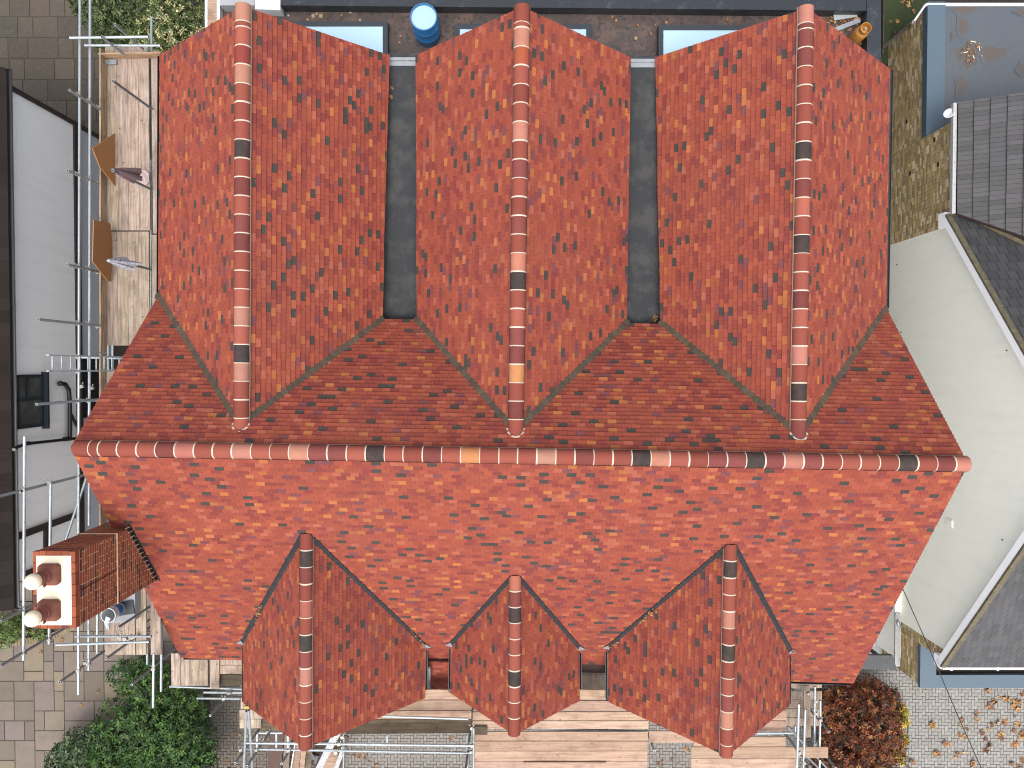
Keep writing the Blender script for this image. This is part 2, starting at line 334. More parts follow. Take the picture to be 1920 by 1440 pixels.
def tiles(name, pl, pts, sdir, parent, w=.168, g=.1, th=.023, m=None, colf=clay_colour, keep=None, deck=None, seed=1, bond=.5, extra=None, gap=.0028, jit=.0022):
    """individually laid tiles over a planar roof slope"""
    rnd = random.Random(seed); mb = MB(); p0, n = pl; n = n.normalized()
    s = (sdir - n * sdir.dot(n)).normalized(); t = s.cross(n)
    if t.z > 0: t = -t
    L2 = [((p - p0).dot(s), (p - p0).dot(t)) for p in pts]
    hp = halfplanes(L2); s0 = min(q[0] for q in L2); s1 = max(q[0] for q in L2); t0 = min(q[1] for q in L2); t1 = max(q[1] for q in L2)
    # deck under the tiles
    dk = MB(); dk.prism([p - n * .004 for p in (deck or pts)], -n * .05)
    T = t1; ci = 0; acc = [[], []]
    is_acc = lambda c: c[0] < .12 or c[1] > .115
    wob = lambda ss, cc: .004 * math.sin(ss * 1.3 + cc * .7) + .003 * math.sin(ss * 3.1 + cc)
    while T > t0 - g:
        x = s0 - w * (1 + (bond if ci % 2 else 0)) + rnd.uniform(-.006, .006)
        cj = rnd.uniform(-.0015, .0015)
        while x < s1:
            a, b = x + gap / 2, x + w - gap / 2
            dt = rnd.uniform(-jit, jit) + wob(x, ci) + cj; tt = T + dt; hd = T - g - .028
            q = [(a, hd), (b, hd), (b, tt + rnd.uniform(-.001, .001)), (a, tt + rnd.uniform(-.001, .001))]
            x += w
            if keep:
                c = p0 + s * ((a + b) / 2) + t * (T - g / 2)
                if not keep(*proj(c)): continue
            ins = all(px_ * nx + py_ * ny - d >= 0 for nx, ny, d in hp for px_, py_ in q)
            if not ins:
                q = clip(q, hp)
                if not q: continue
            lift = th * 1.0 + .007; ji = rnd.uniform(0, .0035); tw = rnd.uniform(-.012, .012); mid = (a + b) / 2
            top = [p0 + s * u + t * v + n * (lift + ji + (v - tt) * (th * .92 / g) + (u - mid) * tw) for u, v in q]
            P = top[0]; cc = colf(rnd, P)
            if colf is clay_colour:              # batches are shuffled: accents seldom touch
                for _ in range(3):
                    if not (is_acc(cc) and any(abs(mid - q_) < w * 1.15 for q_ in acc[0][-2:] + [v for v in acc[1] if abs(mid - v) < w * 1.2]) and rnd.random() < .8): break
                    cc = colf(rnd, P)
                if is_acc(cc): acc[0].append(mid)
            mb.prism(top, -n * th, 0, cc, bottom=False)
            if ins and rnd.random() < .5:        # worn, dusty arris along the tail
                e_ = rnd.uniform(.003, .009); fr = rnd.uniform(.15, .6); tl = top[2:4]
                f0, f1 = sorted((rnd.random(), rnd.random())); u0 = top[3] + (top[2] - top[3]) * f0; u1 = top[3] + (top[2] - top[3]) * f1
                lc = tuple(v * (1 - fr) + w_ * fr for v, w_ in zip(cc, LIGHT if colf is clay_colour else tuple(v * 1.6 for v in cc)))
                q4 = [u0 + n * .0012, u1 + n * .0012, u1 + n * .0012 - t * e_, u0 + n * .0012 - t * e_]
                if (q4[1] - q4[0]).cross(q4[2] - q4[0]).dot(n) < 0: q4.reverse()
                mb.face(q4, 0, lc)
        T -= g; ci += 1; acc = [[], acc[0]]
    o = obj(name, mb, m or M['tile'], parent)
    obj('roof_deck', dk, M['under'], parent)
    return o
def bricks(mb, o, su, sv, nrm, poly, colf, bl=.215, bh=.065, j=.010, seed=3, th=.004, header=False):
    """brick faces on a mortar wall; o origin, su along, sv up, poly in (u,v) convex"""
    rnd = random.Random(seed); hp = halfplanes(poly); u0 = min(p[0] for p in poly); u1 = max(p[0] for p in poly); v0 = min(p[1] for p in poly); v1 = max(p[1] for p in poly)
    v = v0; c = 0
    while v < v1:
        u = u0 - bl * (1 if c % 2 else .5)
        while u < u1:
            L = bl if rnd.random() > (.35 if header else .06) else bl * .5 - j / 2
            q = [(u, v), (u + L, v), (u + L, v + bh), (u, v + bh)]; u += L + j
            q = clip(q, hp)
            if not q: continue
            e = th + rnd.uniform(0, .003)
            mb.prism([o + su * a + sv * b + nrm * e for a, b in q], -nrm * e, 0, colf(rnd), bottom=False)
        v += bh + j; c += 1

# ---------------------------------------------------------------- house frame
ra = R(1.03)
U = Vector((math.cos(ra), -math.sin(ra), 0)); V = Vector((-math.sin(ra), -math.cos(ra), 0))   # along the ridge / towards the street
ZR = 9.2
R0 = PX(960, 855, ZR)
aF, aB = R(39.7), R(45)
PF = (R0, (V * math.sin(aF) + Vector((0, 0, math.cos(aF)))).normalized())
PB = (R0, (-V * math.sin(aB) + Vector((0, 0, math.cos(aB)))).normalized())
def up(p, dz): return Vector((p.x, p.y, p.z + dz))

house = thing('detached_house', (R0.x, R0.y, 0), 'large house with a new red clay tiled roof of six gables, filling the middle', 'house')

# walls of the main range and of the rear wings
def uv(p): q = p - R0; return q.dot(U), q.dot(V)
def W(u, v, z): return R0 + U * u + V * v + Vector((0, 0, z - ZR))
uL = uv(hit(143, 858, PF))[0]; uR = uv(hit(1812, 874, PF))[0]
eF = uv(hit(340, 1232, PF)); eR = uv(hit(299, 553, PB))
zF = hit(340, 1232, PF).z; zB = hit(299, 553, PB).z
print('verge', uL, uR, 'front eave', eF, zF, 'rear', eR, zB)
wall = MB()
vf = eF[1] - .35; vr = eR[1]
sec = [(vf, 0), (vf, ZR - math.tan(aF) * vf - .12), (0, ZR - .14), (vr, ZR + vr - .36), (vr, 0)]
wall.prism([W(uL + .14, v, z) for v, z in sec], U * (uR - uL - .28))
ridges = [((455, 12), (452, 797)), ((979, 14), (967, 808)), ((1512, 16), (1497, 814))]
RG = []
for (a, b) in ridges:
    Bp = hit(*b, PB); Ap = PX(a[0], a[1], Bp.z); RG.append((Ap, Bp))
    print('gable ridge z', Bp.z)
edges = [((301, 104), (299, 553)), ((729, 104), (716, 600)), ((781, 104), (783, 600)), ((1181, 108), (1173, 606)), ((1230, 108), (1239, 605)), ((1667, 130), (1659, 577))]
EP = [hit(*e[1], PB) for e in edges]
GP = []                                                # planes of the six rear slopes
for k in range(6):
    A, B = RG[k // 2]; GP.append(plane3(A, B, EP[k])); print('slope', k, math.degrees(math.acos(GP[-1][1].z)), EP[k].z)
vrear = max(-uv(hit(*e[0], GP[k]))[1] for k, e in enumerate(edges)) * -1 + .45
vin = -1.9
sec = []
for k in range(6):
    ue = uv(EP[k])[0]; ze = EP[k].z - .14
    if k % 2 == 0:
        if k == 0: sec += [(ue + .14, 0), (ue + .14, ze)]
        else: sec += [(ue + .02, ze - .25)]
        sec.append((uv(RG[k // 2][0])[0], RG[k // 2][0].z - .16))
    else:
        if k == 5: sec += [(ue - .14, ze), (ue - .14, 0)]
        else: sec += [(ue - .02, ze - .25)]
wall.prism([W(u, vin, z) for u, z in sec], V * (vrear - vin))
obj('wall', wall, M['render_w'], house)

main = MB()   # sheathing of the main roof under the two slopes
main.prism([W(uL + .05, -.1, ZR - .14), W(uR - .05, -.1, ZR - .14), W(uR - .05, .1, ZR - .14), W(uL + .05, .1, ZR - .14)], (0, 0, .05))
main_roof = obj('main_roof', main, M['under'], house)
dorm_px = [[(572, 1006), (462, 1204), (462, 1300), (572, 1300), (793, 1300), (793, 1212)],
           [(965, 1084), (850, 1210), (1083, 1217)], [(1369, 1024), (1144, 1216), (1478, 1224)]]
def inpoly(x, y, P):
    r = False; j = len(P) - 1
    for i in range(len(P)):
        if (P[i][1] > y) != (P[j][1] > y) and x < (P[j][0] - P[i][0]) * (y - P[i][1]) / (P[j][1] - P[i][1]) + P[i][0]: r = not r
        j = i
    return r
def keepF(x, y):
    if x < 1476 and y > 1243: return False
    for P in ([(572, 1040), (480, 1210), (480, 1330), (780, 1330), (780, 1214)], [(965, 1105), (865, 1215), (865, 1330), (1070, 1330), (1070, 1220)], [(1369, 1060), (1165, 1220), (1165, 1330), (1465, 1330), (1465, 1230)]):
        if inpoly(x, y, P): return False
    return True
FL = [hit(143, 858, PF), hit(340, 1233, PF), hit(1480, 1275, PF), hit(1598, 1277, PF), hit(1812, 876, PF)]
tiles('front_slope', PF, [W(uL, 0, ZR), hit(340, 1232, PF), hit(1480, 1276, PF), hit(1600, 1279, PF), W(uR, 0, ZR)], U, main_roof, keep=keepF, seed=11)
def keepB(x, y):
    for P in ([(330, 590), (452, 760), (700, 605), (715, 560), (600, 300), (320, 400)], [(800, 610), (967, 770), (1155, 615), (1100, 300), (850, 300)], [(1260, 612), (1497, 780), (1640, 600), (1600, 300), (1300, 300)]):
        if inpoly(x, y, P): return False
    if 690 < x < 800 and y < 601: return False
    if 1155 < x < 1255 and y < 607: return False
    return True
tiles('rear_slope', PB, [W(uL, 0, ZR), hit(299, 553, PB), hit(1660, 577, PB), W(uR, 0, ZR)], U, main_roof, keep=keepB, seed=12, deck=[W(uL, 0, ZR), hit(271, 603, PB), hit(1673, 609, PB), W(uR, 0, ZR)])

# half round ridge tiles with mortar joints
PALE, DARK, ORG_, RED = (.52, .23, .165), (.062, .054, .048), (.62, .26, .11), (.46, .105, .05)
def ridge(A, B, parent, pitch=.336, special={}, r=.141, seed=1, axis='x', cp=None, short=None, end0=True, end1=True, drop=.035):
    rnd = random.Random(seed); mb = MB(); d = (B - A); L = d.length; d = d / L
    sdv = d.cross(Vector((0, 0, 1))).normalized(); upv = sdv.cross(d).normalized()
    def arc(p, rr, a0=-100, a1=100, n=14):
        return [p + sdv * rr * math.sin(R(a0 + (a1 - a0) * i / n)) + upv * (rr * math.cos(R(a0 + (a1 - a0) * i / n)) - drop) for i in range(n + 1)]
    cuts = [0.0]
    if short: cuts += list(short)
    while cuts[-1] < L - pitch * .6: cuts.append(cuts[-1] + pitch)
    cuts[-1] = L
    for i in range(len(cuts) - 1):
        a, b = cuts[i], cuts[i + 1]; c = proj(A + d * ((a + b) / 2)); key = c[0] if axis == 'x' else c[1]
        k = .85 + .3 * rnd.random(); col = rnd.choice([(.29, .075, .054), (.32, .088, .062), (.37, .105, .074), (.23, .065, .058), (.30, .078, .055)])
        col = tuple(x * k for x in col)
        for s_, cc in special.items():
            if abs(key - s_) < 17: col = tuple(x * rnd.uniform(.92, 1.05) for x in cc)
        rr = r + rnd.uniform(-.003, .003); sag = rnd.uniform(-.005, .005)
        P0 = A + d * (a + .006) + upv * sag; P1 = A + d * (b - .006) - upv * sag
        q0, q1 = arc(P0, rr), arc(P1, rr)
        for j in range(len(q0) - 1):
            mb.face([q0[j], q0[j + 1], q1[j + 1], q1[j]], 0, col)
        for q, rv in ((q0, True), (q1, False)):
            inn = arc(P0 if q is q0 else P1, rr - .014)
            for j in range(len(q) - 1):
                ff = [q[j], inn[j], inn[j + 1], q[j + 1]]; mb.face(ff if rv else ff[::-1], 0, col)
        if 0 < i:
            wj = .0125 * rnd.uniform(.8, 1.25)
            m0, m1 = arc(A + d * (a - wj), rr + .001), arc(A + d * (a + wj), rr + .001); mc = arc(A + d * a + d * rnd.uniform(-.002, .002), rr + .006)
            for j in range(len(m0) - 1):
                mb.face([m0[j], m0[j + 1], mc[j + 1], mc[j]], 1); mb.face([mc[j], mc[j + 1], m1[j + 1], m1[j]], 1)
    # bedding mortar along both edges and closing ends
    for a0, a1 in ((-112, -80), (80, 112)):
        n = max(2, int(L / .12)); prev = None
        for i in range(n + 1):
            q = arc(A + d * (L * i / n), r + .004 + rnd.uniform(0, .006), a0, a1, 3)
            if prev:
                for j in range(3): mb.face([prev[j], prev[j + 1], q[j + 1], q[j]], 1)
            prev = q
    for flag, p, dd in ((end0, A, -d), (end1, B, d)):
        if flag:
            q = arc(p, r - .012); mb.face(q if dd.dot(d) < 0 else q[::-1], 1)
        elif cp:
            (pp, pn_), _ = cp; rim = []
            for q_ in arc(p, r, -88, 88, 22):
                s_ = (pp - q_).dot(pn_) / dd.dot(pn_); rim.append(q_ + dd * s_)
            cen = sum(rim, Vector()) / len(rim) - dd * .12
            for j in range(len(rim) - 1):
                o_ = [(x - cen) - pn_ * (x - cen).dot(pn_) for x in (rim[j], rim[j + 1])]; wv = rnd.uniform(.026, .036)
                i0, i1 = rim[j] + pn_ * .022 - dd * .008, rim[j + 1] + pn_ * .022 - dd * .008
                u0, u1 = rim[j] + o_[0].normalized() * wv + pn_ * .024, rim[j + 1] + o_[1].normalized() * wv + pn_ * .024
                f = [i0, i1, u1, u0]
                if (i1 - i0).cross(u1 - i0).z < 0: f.reverse()
                mb.face(f, 1)
                l0, l1 = u0 - pn_ * .03, u1 - pn_ * .03; mb.face([u0, u1, l1, l0], 1)
    return obj('ridge_tiles', mb, [M['ridge'], M['mortar']], parent, smooth=True)
e0 = uv(PX(137, 842, ZR + .05))[0]; e1 = uv(PX(1819, 871, ZR + .05))[0]
sp = {452: PALE, 557: PALE, 700: DARK, 873: ORG_, 1015: PALE, 1192: DARK, 1229: PALE, 1405: DARK, 1480: (.5, .19, .14), 1690: DARK, 1800: PALE, 347: (.45, .17, .13)}
ridge(W(e0, 0, ZR), W(e1, 0, ZR), main_roof, special=sp, seed=4, short=[.29, .46])

# valleys of rounded brown tiles
def valley(P0, P1, parent, seed=0, step=.146, n1=None):
    rnd = random.Random(seed); mb = MB(); d = P1 - P0; L = d.length; d.normalize()
    side = d.cross(Vector((0, 0, 1))).normalized(); nn = side.cross(d).normalized()
    if nn.z < 0: nn = -nn
    x = 0; 
    while x < L:
        c = P0 + d * x + nn * (.05 - .0); k = rnd.uniform(.75, 1.35); col = (k, k * rnd.uniform(.9, 1.05), k * rnd.uniform(.85, 1.1)); r = .082
        ang = rnd.uniform(-.12, .12)
        tl = d * -.16 + nn * 1
        ring = [c + (d * math.cos(ang + math.pi / 6 + i * math.pi / 3) + side * math.cos(ang + math.pi / 6 + i * math.pi / 3 - math.pi / 2) * 1.25) * r + nn * (.012 + rnd.uniform(-.002, .002)) + nn * (-.02 * r * math.cos(ang + math.pi / 6 + i * math.pi / 3) * -1) for i in range(6)]
        for i in range(6): mb.face([c + nn * .016, ring[i], ring[(i + 1) % 6]], 0, col)
        for i in range(6): mb.face([ring[i], ring[i] - nn * .06, ring[(i + 1) % 6] - nn * .06, ring[(i + 1) % 6]], 0, col)
        x += step
    return obj('valley_tiles', mb, M['valley'], parent)

# ---- three rear gabled roofs
SP = [{275: DARK, 649: DARK, 135: PALE, 22: PALE, 578: PALE, 682: PALE, 100: (.3, .06, .05)},
      {72: PALE, 107: RED, 248: PALE, 480: (.58, .24, .15), 517: DARK, 690: ORG_},
      {28: PALE, 285: DARK, 455: DARK, 733: DARK, 660: PALE, 390: (.44, .14, .10)}]
for g in range(3):
    A, B = RG[g]; k0, k1 = 2 * g, 2 * g + 1
    gm = MB(); inn = -V * .0
    el, er = hit(*edges[k0][0], GP[k0]), hit(*edges[k1][0], GP[k1])
    # gable wall closing the end, set back under the verge
    gm.prism([up(A, -.18) + V * .5, up(el, -.18) + V * .45 + U * .1, up(er, -.18) + V * .45 - U * .1], V * .12)
    gr = obj('gable_roof', gm, M['render_w'], house)
    sl = (B - A).normalized()
    tiles('slope', GP[k0], [A, el, EP[k0], B], sl, gr, seed=20 + g, keep=None)
    tiles('slope', GP[k1], [A, er, EP[k1], B], sl, gr, seed=30 + g)
    ridge(A - sl * .04, B + sl * .10, gr, special=SP[g], seed=50 + g, axis='y', short=[.33, .43], end1=False, cp=(PB, 1))
    for k in (k0, k1): valley(B + (EP[k] - B).normalized() * .14, EP[k], gr, seed=60 + k)
# eaves gutters of the outer slopes and felt lined gutters between the gables
def felt_gutter(pts, z, zl):
    mb = MB(); q = [PX(x, y, z) for x, y in pts]; mb.prism(q, (0, 0, -.06))
    return obj('box_gutter', mb, M['felt'], house)
def lead_end(p):
    mb = MB(); mb.prism([PX(*a) for a in p], (0, 0, -.04)); return mb
g1 = felt_gutter([(722, 100), (788, 100), (795, 608), (705, 612)], 6.40, 0)
g2 = felt_gutter([(1174, 104), (1237, 104), (1248, 614), (1163, 616)], 6.40, 0)
for pts, par in (([(727, 108), (783, 108), (783, 124), (727, 124)], g1), ([(1178, 111), (1235, 111), (1235, 127), (1178, 127)], g2)):
    mb = MB(); mb.prism([PX(x, y, 6.38) for x, y in pts], (0, 0, .025)); mb.prism([PX(x, y, 6.44) for x, y in [(pts[0][0], pts[0][1]), (pts[1][0], pts[1][1]), (pts[1][0], pts[1][1] + 5), (pts[0][0], pts[0][1] + 5)]], (0, 0, -.06))
    obj('lead_lip', mb, M['leadlight'], par)
def gutter(p0, p1, m, parent, r=.055, name='gutter'):
    p0, p1 = Vector(p0), Vector(p1); mb = MB(); d = (p1 - p0).normalized(); s_ = d.cross(Vector((0, 0, 1))).normalized(); n = 8
    for (rr, rv) in ((r, False), (r - .006, True)):
        q0 = [p0 + s_ * rr * math.cos(math.pi * i / n) - Vector((0, 0, rr * math.sin(math.pi * i / n))) for i in range(n + 1)]
        q1 = [q + (p1 - p0) for q in q0]
        for i in range(n):
            f = [q0[i], q0[i + 1], q1[i + 1], q1[i]]; mb.face(f[::-1] if rv else f)
    for p in (p0, p1): mb.face([p + s_ * r * math.cos(math.pi * i / n) - Vector((0, 0, r * math.sin(math.pi * i / n))) for i in range(n + 1)])
    for sg in (-1, 1): mb.tube(p0 + s_ * sg * r, p1 + s_ * sg * r, .008, seg=6)
    return obj(name, mb, m, parent)
gl = hit(*edges[0][0], GP[0]); gutter(gl - U * .02 - Vector((0, 0, .03)), EP[0] - U * .02 - Vector((0, 0, .03)), M['black'], house)
gl = hit(*edges[5][0], GP[5]); gutter(gl + U * .05 - Vector((0, 0, .03)), EP[5] + U * .05 - Vector((0, 0, .03)), M['lead'], house)

# ---- three front dormers
DP = [dict(r=((574, 1001), (572, 1403)), l=((457, 1205), (458, 1318)), rr=((797, 1212), (795, 1309)), sp={1050: DARK, 1213: DARK, 1277: PALE, 1140: (.44, .14, .10)}),
      dict(r=((966, 1079), (964, 1377)), l=((847, 1209), (846, 1299)), rr=((1085, 1216), (1085, 1314)), sp={1155: DARK, 1276: DARK, 1103: (.46, .16, .11)}),
      dict(r=((1370, 1021), (1362, 1417)), l=((1141, 1214), (1142, 1316)), rr=((1479, 1222), (1479, 1322)), sp={1075: DARK, 1236: DARK, 1170: PALE, 1360: PALE})]
for g, D in enumerate(DP):
    A = hit(*D['r'][0], PF); B = PX(*D['r'][1], A.z); sl = (B - A).normalized()
    L0, R0_ = hit(*D['l'][0], PF), hit(*D['rr'][0], PF); pl, pr = plane3(A, B, L0), plane3(A, B, R0_)
    L1, R1 = hit(*D['l'][1], pl), hit(*D['rr'][1], pr)
    print('dormer', g, A.z, L0.z, R0_.z, L1.z, R1.z, math.degrees(math.acos(pl[1].z)), math.degrees(math.acos(pr[1].z)))
    wl = MB(); back = -V * 1.2; q = lambda p, s_: up(p, -.16) - V * .22 + U * s_
    wl.prism([up(q(B, 0), -.02), q(R1, -.12), Vector((*q(R1, -.12).xy, 2.2)), Vector((*q(L1, .12).xy, 2.2)), q(L1, .12)], -V * (B - A).length * .55)
    dm = obj('dormer', wl, M['render_w'], house)
    tiles('slope', pl, [A, L0, L1, B], sl, dm, seed=70 + g)
    tiles('slope', pr, [A, R0_, R1, B], sl, dm, seed=80 + g)
    ridge(A - sl * .02, B + sl * .02, dm, special=D['sp'], seed=90 + g, axis='y', end0=False, r=.128)
    ll = MB()
    nF = PF[1]
    for E, sg in ((L0, -1), (R0_, 1)):
        dv = (E - A); ln = dv.length; dv.normalize(); o_ = nF.cross(dv).normalized()
        if o_.dot(U) * sg < 0: o_ = -o_
        a, b = A + nF * .028, E + nF * .028
        ll.prism([a - o_ * .02, b - o_ * .02, b + o_ * .10, a + o_ * .10], nF * .012)
        ll.tube(a + o_ * .10 + nF * .01, b + o_ * .10 + nF * .01, .014, seg=6)
        ll.prism([b + nF * .015 - o_ * .03, b + nF * .015 + dv * .02 + o_ * .16, b + nF * .02 - dv * .16 + o_ * .10], nF * .01, 1)
    obj('lead_valley', ll, [M['leadd'], M['leadlight']], dm)
    for E0, E1, sg in ((L0, L1, -1), (R0_, R1, 1)):
        gutter(up(E0, -.05) + U * sg * .025, up(E1, -.05) + U * sg * .025, M['black'], dm, r=.04)

# bottom edge gutters of the front slope
for (a, b) in (((342, 1234), (455, 1235)), ((802, 1243), (845, 1243)), ((1088, 1247), (1140, 1247)), ((1482, 1279), (1596, 1282))):
    p0, p1 = hit(*a, PF), hit(*b, PF); p1.z = p0.z
    gutter(up(p0, -.06), up(p1, -.06), M['black'], house)
# small low tiled roof between the left and the middle dormer
pb = PX(824, 1244, 4.75); pn = (pb, (V * math.sin(R(32)) + Vector((0, 0, math.cos(R(32))))))
bay = MB(); bay.prism([hit(x, y, pn) - Vector((0, 0, .12)) for x, y in ((800, 1246), (847, 1246), (847, 1289), (800, 1289))], (0, 0, -2.5))
bayo = obj('bay', bay, M['render_w'], house)
tiles('bay_slope', pn, [hit(x, y, pn) for x, y in ((795, 1240), (850, 1240), (850, 1292), (795, 1292))], U, bayo, seed=5)
dp = MB(); dp.pipe([PX(805, 1252, 5.0), PX(804.5, 1291, 4.5)], .035); obj('downpipe', dp, M['galv'], house)

# ---- chimney stack
cz = 9.62
xr, xl = PX(140, 1105, cz).x, PX(64, 1105, cz).x
yb, yf = PX(100, 1035, cz).y, PX(100, 1177, cz).y
ch = MB(); cb = .006
cb = .003
ch.box((xl + cb, yf + cb, 0), (xr - cb, yb - cb, cz - .12), 1)
zt = 8.25; e = .014
ch.box((xl - e + cb, yf - e + cb, 0), (xr + e - cb, yb + e - cb, zt), 1)
def redb(rnd):
    k = .85 + .3 * rnd.random()
    return tuple(x * k for x in ((.12, .035, .028) if rnd.random() < .14 else rnd.choice([(.36, .085, .032), (.42, .105, .038), (.31, .07, .03), (.38, .095, .035)])))
XX, YY, ZZ = Vector((1, 0, 0)), Vector((0, 1, 0)), Vector((0, 0, 1))
def stack(x0, x1, y0, y1, z0, z1, sd_):
    for o, su, nr, ln in ((Vector((x1 - cb, y0, z0)), YY, XX, y1 - y0), (Vector((x0, y1 - cb, z0)), XX, YY, x1 - x0), (Vector((x0 + cb, y0, z0)), YY, -XX, y1 - y0), (Vector((x0, y0 + cb, z0)), XX, -YY, x1 - x0)):
        bricks(ch, o, su, ZZ, nr, [(0, 0), (ln, 0), (ln, z1 - z0), (0, z1 - z0)], redb, seed=sd_, th=.0015, j=.013, bh=.062)
stack(xl, xr, yf, yb, zt + .02, cz - .14, 5)
stack(xl - e, xr + e, yf - e, yb + e, 3.0, zt - .01, 6)
# oversailing header course round the cap and a sloping render fillet at the offset
for i in range(14):
    y = yf - .01 + (yb - yf + .02) * i / 14; L = (yb - yf + .02) / 14
    if i % 2 == 0:
        ch.box((xr - .10, y + .004, cz - .12), (xr + .015, y + 2 * L - .004, cz + .0), 0, redb(random)); ch.box((xl - .015, y + .004, cz - .12), (xl + .10, y + 2 * L - .004, cz), 0, redb(random))
for i in range(4):
    L = (xr - xl - .2) / 4; x = xl + .10 + L * i
    ch.box((x + .004, yb - .10, cz - .12), (x + L - .004, yb + .015, cz), 0, redb(random)); ch.box((x + .004, yf - .015, cz - .12), (x + L - .004, yf + .10, cz), 0, redb(random))
ch.box((xl + .09, yf + .09, cz - .12), (xr - .09, yb - .09, cz - .02), 1)
ch.prism([(xr - .01, yf - e, zt), (xr + e + .004, yf - e, zt), (xr + e + .004, yb + e, zt), (xr - .01, yb + e, zt)], (0, 0, .022), 1)
ch.prism([(xl, yb - .01, zt + .0), (xr - .01, yb - .01, zt), (xr - .01, yb + e + .004, zt), (xl, yb + e + .004, zt)], (0, 0, .021), 1)
ch.tube((xr + .012, (yf + yb) / 2 - .06, cz - .15), (xr + .012, (yf + yb) / 2 - .02, zt + .06), .009, 0, 6, col=(.12, .04, .03))
chim = obj('chimney', ch, [M['brick'], M['bmortar']], house)
fl = MB(); iv = .045
q0 = [(xl + iv, yf + iv), (xr - iv - .01, yf + iv), (xr - iv - .01, yb - iv - .02), (xl + iv, yb - iv - .02)]
q1 = [(xl + .14, yf + .14), (xr - .17, yf + .14), (xr - .17, yb - .16), (xl + .14, yb - .16)]
for i in range(4):
    j = (i + 1) % 4; fl.face([(*q0[i], cz + .001), (*q0[j], cz + .001), (*q1[j], cz + .045), (*q1[i], cz + .045)]); fl.face([(*q0[j], cz + .001), (*q0[i], cz + .001), (*q0[i], cz - .05), (*q0[j], cz - .05)])
fl.face([(*q, cz + .045) for q in q1])
obj('cement_cap', fl, M['cream'], chim)
for (bx, by) in ((95, 1076), (94.5, 1143)):
    c = PX(bx, by, cz + .05); pt = MB(); h = .185
    # square foot blending into a round tapering pot with rings, sealed with a pale ball cap
    n = 24; prev = None
    for k, (z, sq, r) in enumerate([(0, 1, .18), (.08, 1, .178), (.12, .6, .155), (.17, 0, .125), (.20, 0, .118), (.205, 0, .126), (.23, 0, .124), (.235, 0, .112), (.31, 0, .104), (.315, 0, .116), (.34, 0, .114), (.345, 0, .10), (.42, 0, .095)]):
        ring = []
        for i in range(n):
            t = 2 * math.pi * (i + .5) / n; ca, sa = math.cos(t), math.sin(t); m_ = 1 / max(abs(ca), abs(sa)); rr = r * (sq * m_ + (1 - sq))
            ring.append(Vector((c.x + ca * rr, c.y + sa * rr, c.z + z)))
        if prev:
            for i in range(n): pt.face([prev[i], prev[(i + 1) % n], ring[(i + 1) % n], ring[i]], 0)
        prev = ring
    b = Vector((c.x, c.y, c.z + .40))
    pt.lathe(b, ZZ, [(.09, 0), (.128, .02), (.136, .05), (.132, .09), (.112, .135), (.075, .165), (.03, .18), (0, .183)], 1, 24)
    pt.tube((c.x + .1, c.y - .09, c.z + .30), (c.x + .115, c.y - .115, c.z + .36), .02, 0, 6)
    obj('chimney_pot', pt, [M['terra'], M['cream']], chim, smooth=True)
fsh = MB()   # stepped lead flashing where stack meets tiles, dark gutter behind
nF = PF[1]
def onF(x, y): 
    z = R0.z - math.tan(aF) * (Vector((x, y, 0)) - Vector((R0.x, R0.y, 0))).dot(V); return z
n = 13
for i in range(n):
    y0 = yf + (yb - yf + .05) * i / n; y1 = yf + (yb - yf + .05) * (i + 1) / n; x = xr + e + .003
    zz = onF(x, y0)
    fsh.prism([(x, y0, zz - .05), (x, y1, onF(x, y1) - .05), (x, y1, onF(x, y1) + .13), (x, y0, zz + .13)], (.006, 0, 0), 0)
    fsh.box((x, y1 - .012, zz + .10), (x + .012, y1 + .004, zz + .27), 1)
for a, b in (((xr + e, yf - .05), (xr + e + .05, yb + .1)),):
    fsh.prism([(a[0], a[1], onF(a[0], a[1]) + .035), (b[0], a[1], onF(b[0], a[1]) + .035), (b[0], b[1], onF(b[0], b[1]) + .035), (a[0], b[1], onF(a[0], b[1]) + .035)], (0, 0, .006), 0)
bk = [(xl - .1, yb + e), (xr + .12, yb + e), (xr + .12, yb + .18), (xl - .1, yb + .18)]
fsh.prism([(x, y, 6.95) for x, y in bk], (0, 0, .12), 0)
obj('lead_flashing', fsh, [M['black'], M['mortar']], chim)

# ---------------------------------------------------------------- flat roofed rear extension
Zf = 5.0
ext = thing('flat_roof_extension', PX(1000, 60, 0), 'dark flat roofed extension with three rooflights behind the red gables', 'extension')
mb = MB(); mb.prism([PX(x, y, Zf) for x, y in ((395, -160), (1650, -160), (1650, 165), (395, 165))], (0, 0, -.15)); obj('roof_deck', mb, M['wetroof'], ext)
mb = MB(); mb.prism([PX(x, y, Zf - .152) for x, y in ((400, -150), (1645, -150), (1640, 150), (400, 150))], (0, 0, -Zf + .152)); obj('wall', mb, M['render_g'], ext)
mb = MB()
Zp = Zf + .30
mb.prism([PX(x, y, Zp) for x, y in ((526, -90), (1624, -80), (1624, 20), (526, 10))], (0, 0, -.31))
mb.prism([PX(x, y, Zp) for x, y in ((1624.2, -80), (1652, -80), (1652, 125), (1626, 125))], (0, 0, -.6))
obj('parapet', mb, M['parapet'], ext)
mb = MB()
mb.prism([PX(x, y, Zp) for x, y in ((478, -60), (525.6, -60), (525.6, 19), (478, 17))], (0, 0, -.3), 0)
mb.prism([PX(x, y, Zp + .02) for x, y in ((412, -60), (477, -60), (477, 10), (412, 10))], (0, 0, -.3), 1)
obj('parapet_board', mb, [M['pvc'], M['palegrey']], ext)
mb = MB()
for x0, x1, mi in ((384, 389, 0), (389.3, 406, 1), (406.3, 412, 0)):
    mb.prism([PX(x, y, Zp - .1) for x, y in ((x0, -60), (x1, -60), (x1, 70), (x0, 70))], (0, 0, -.25), mi)
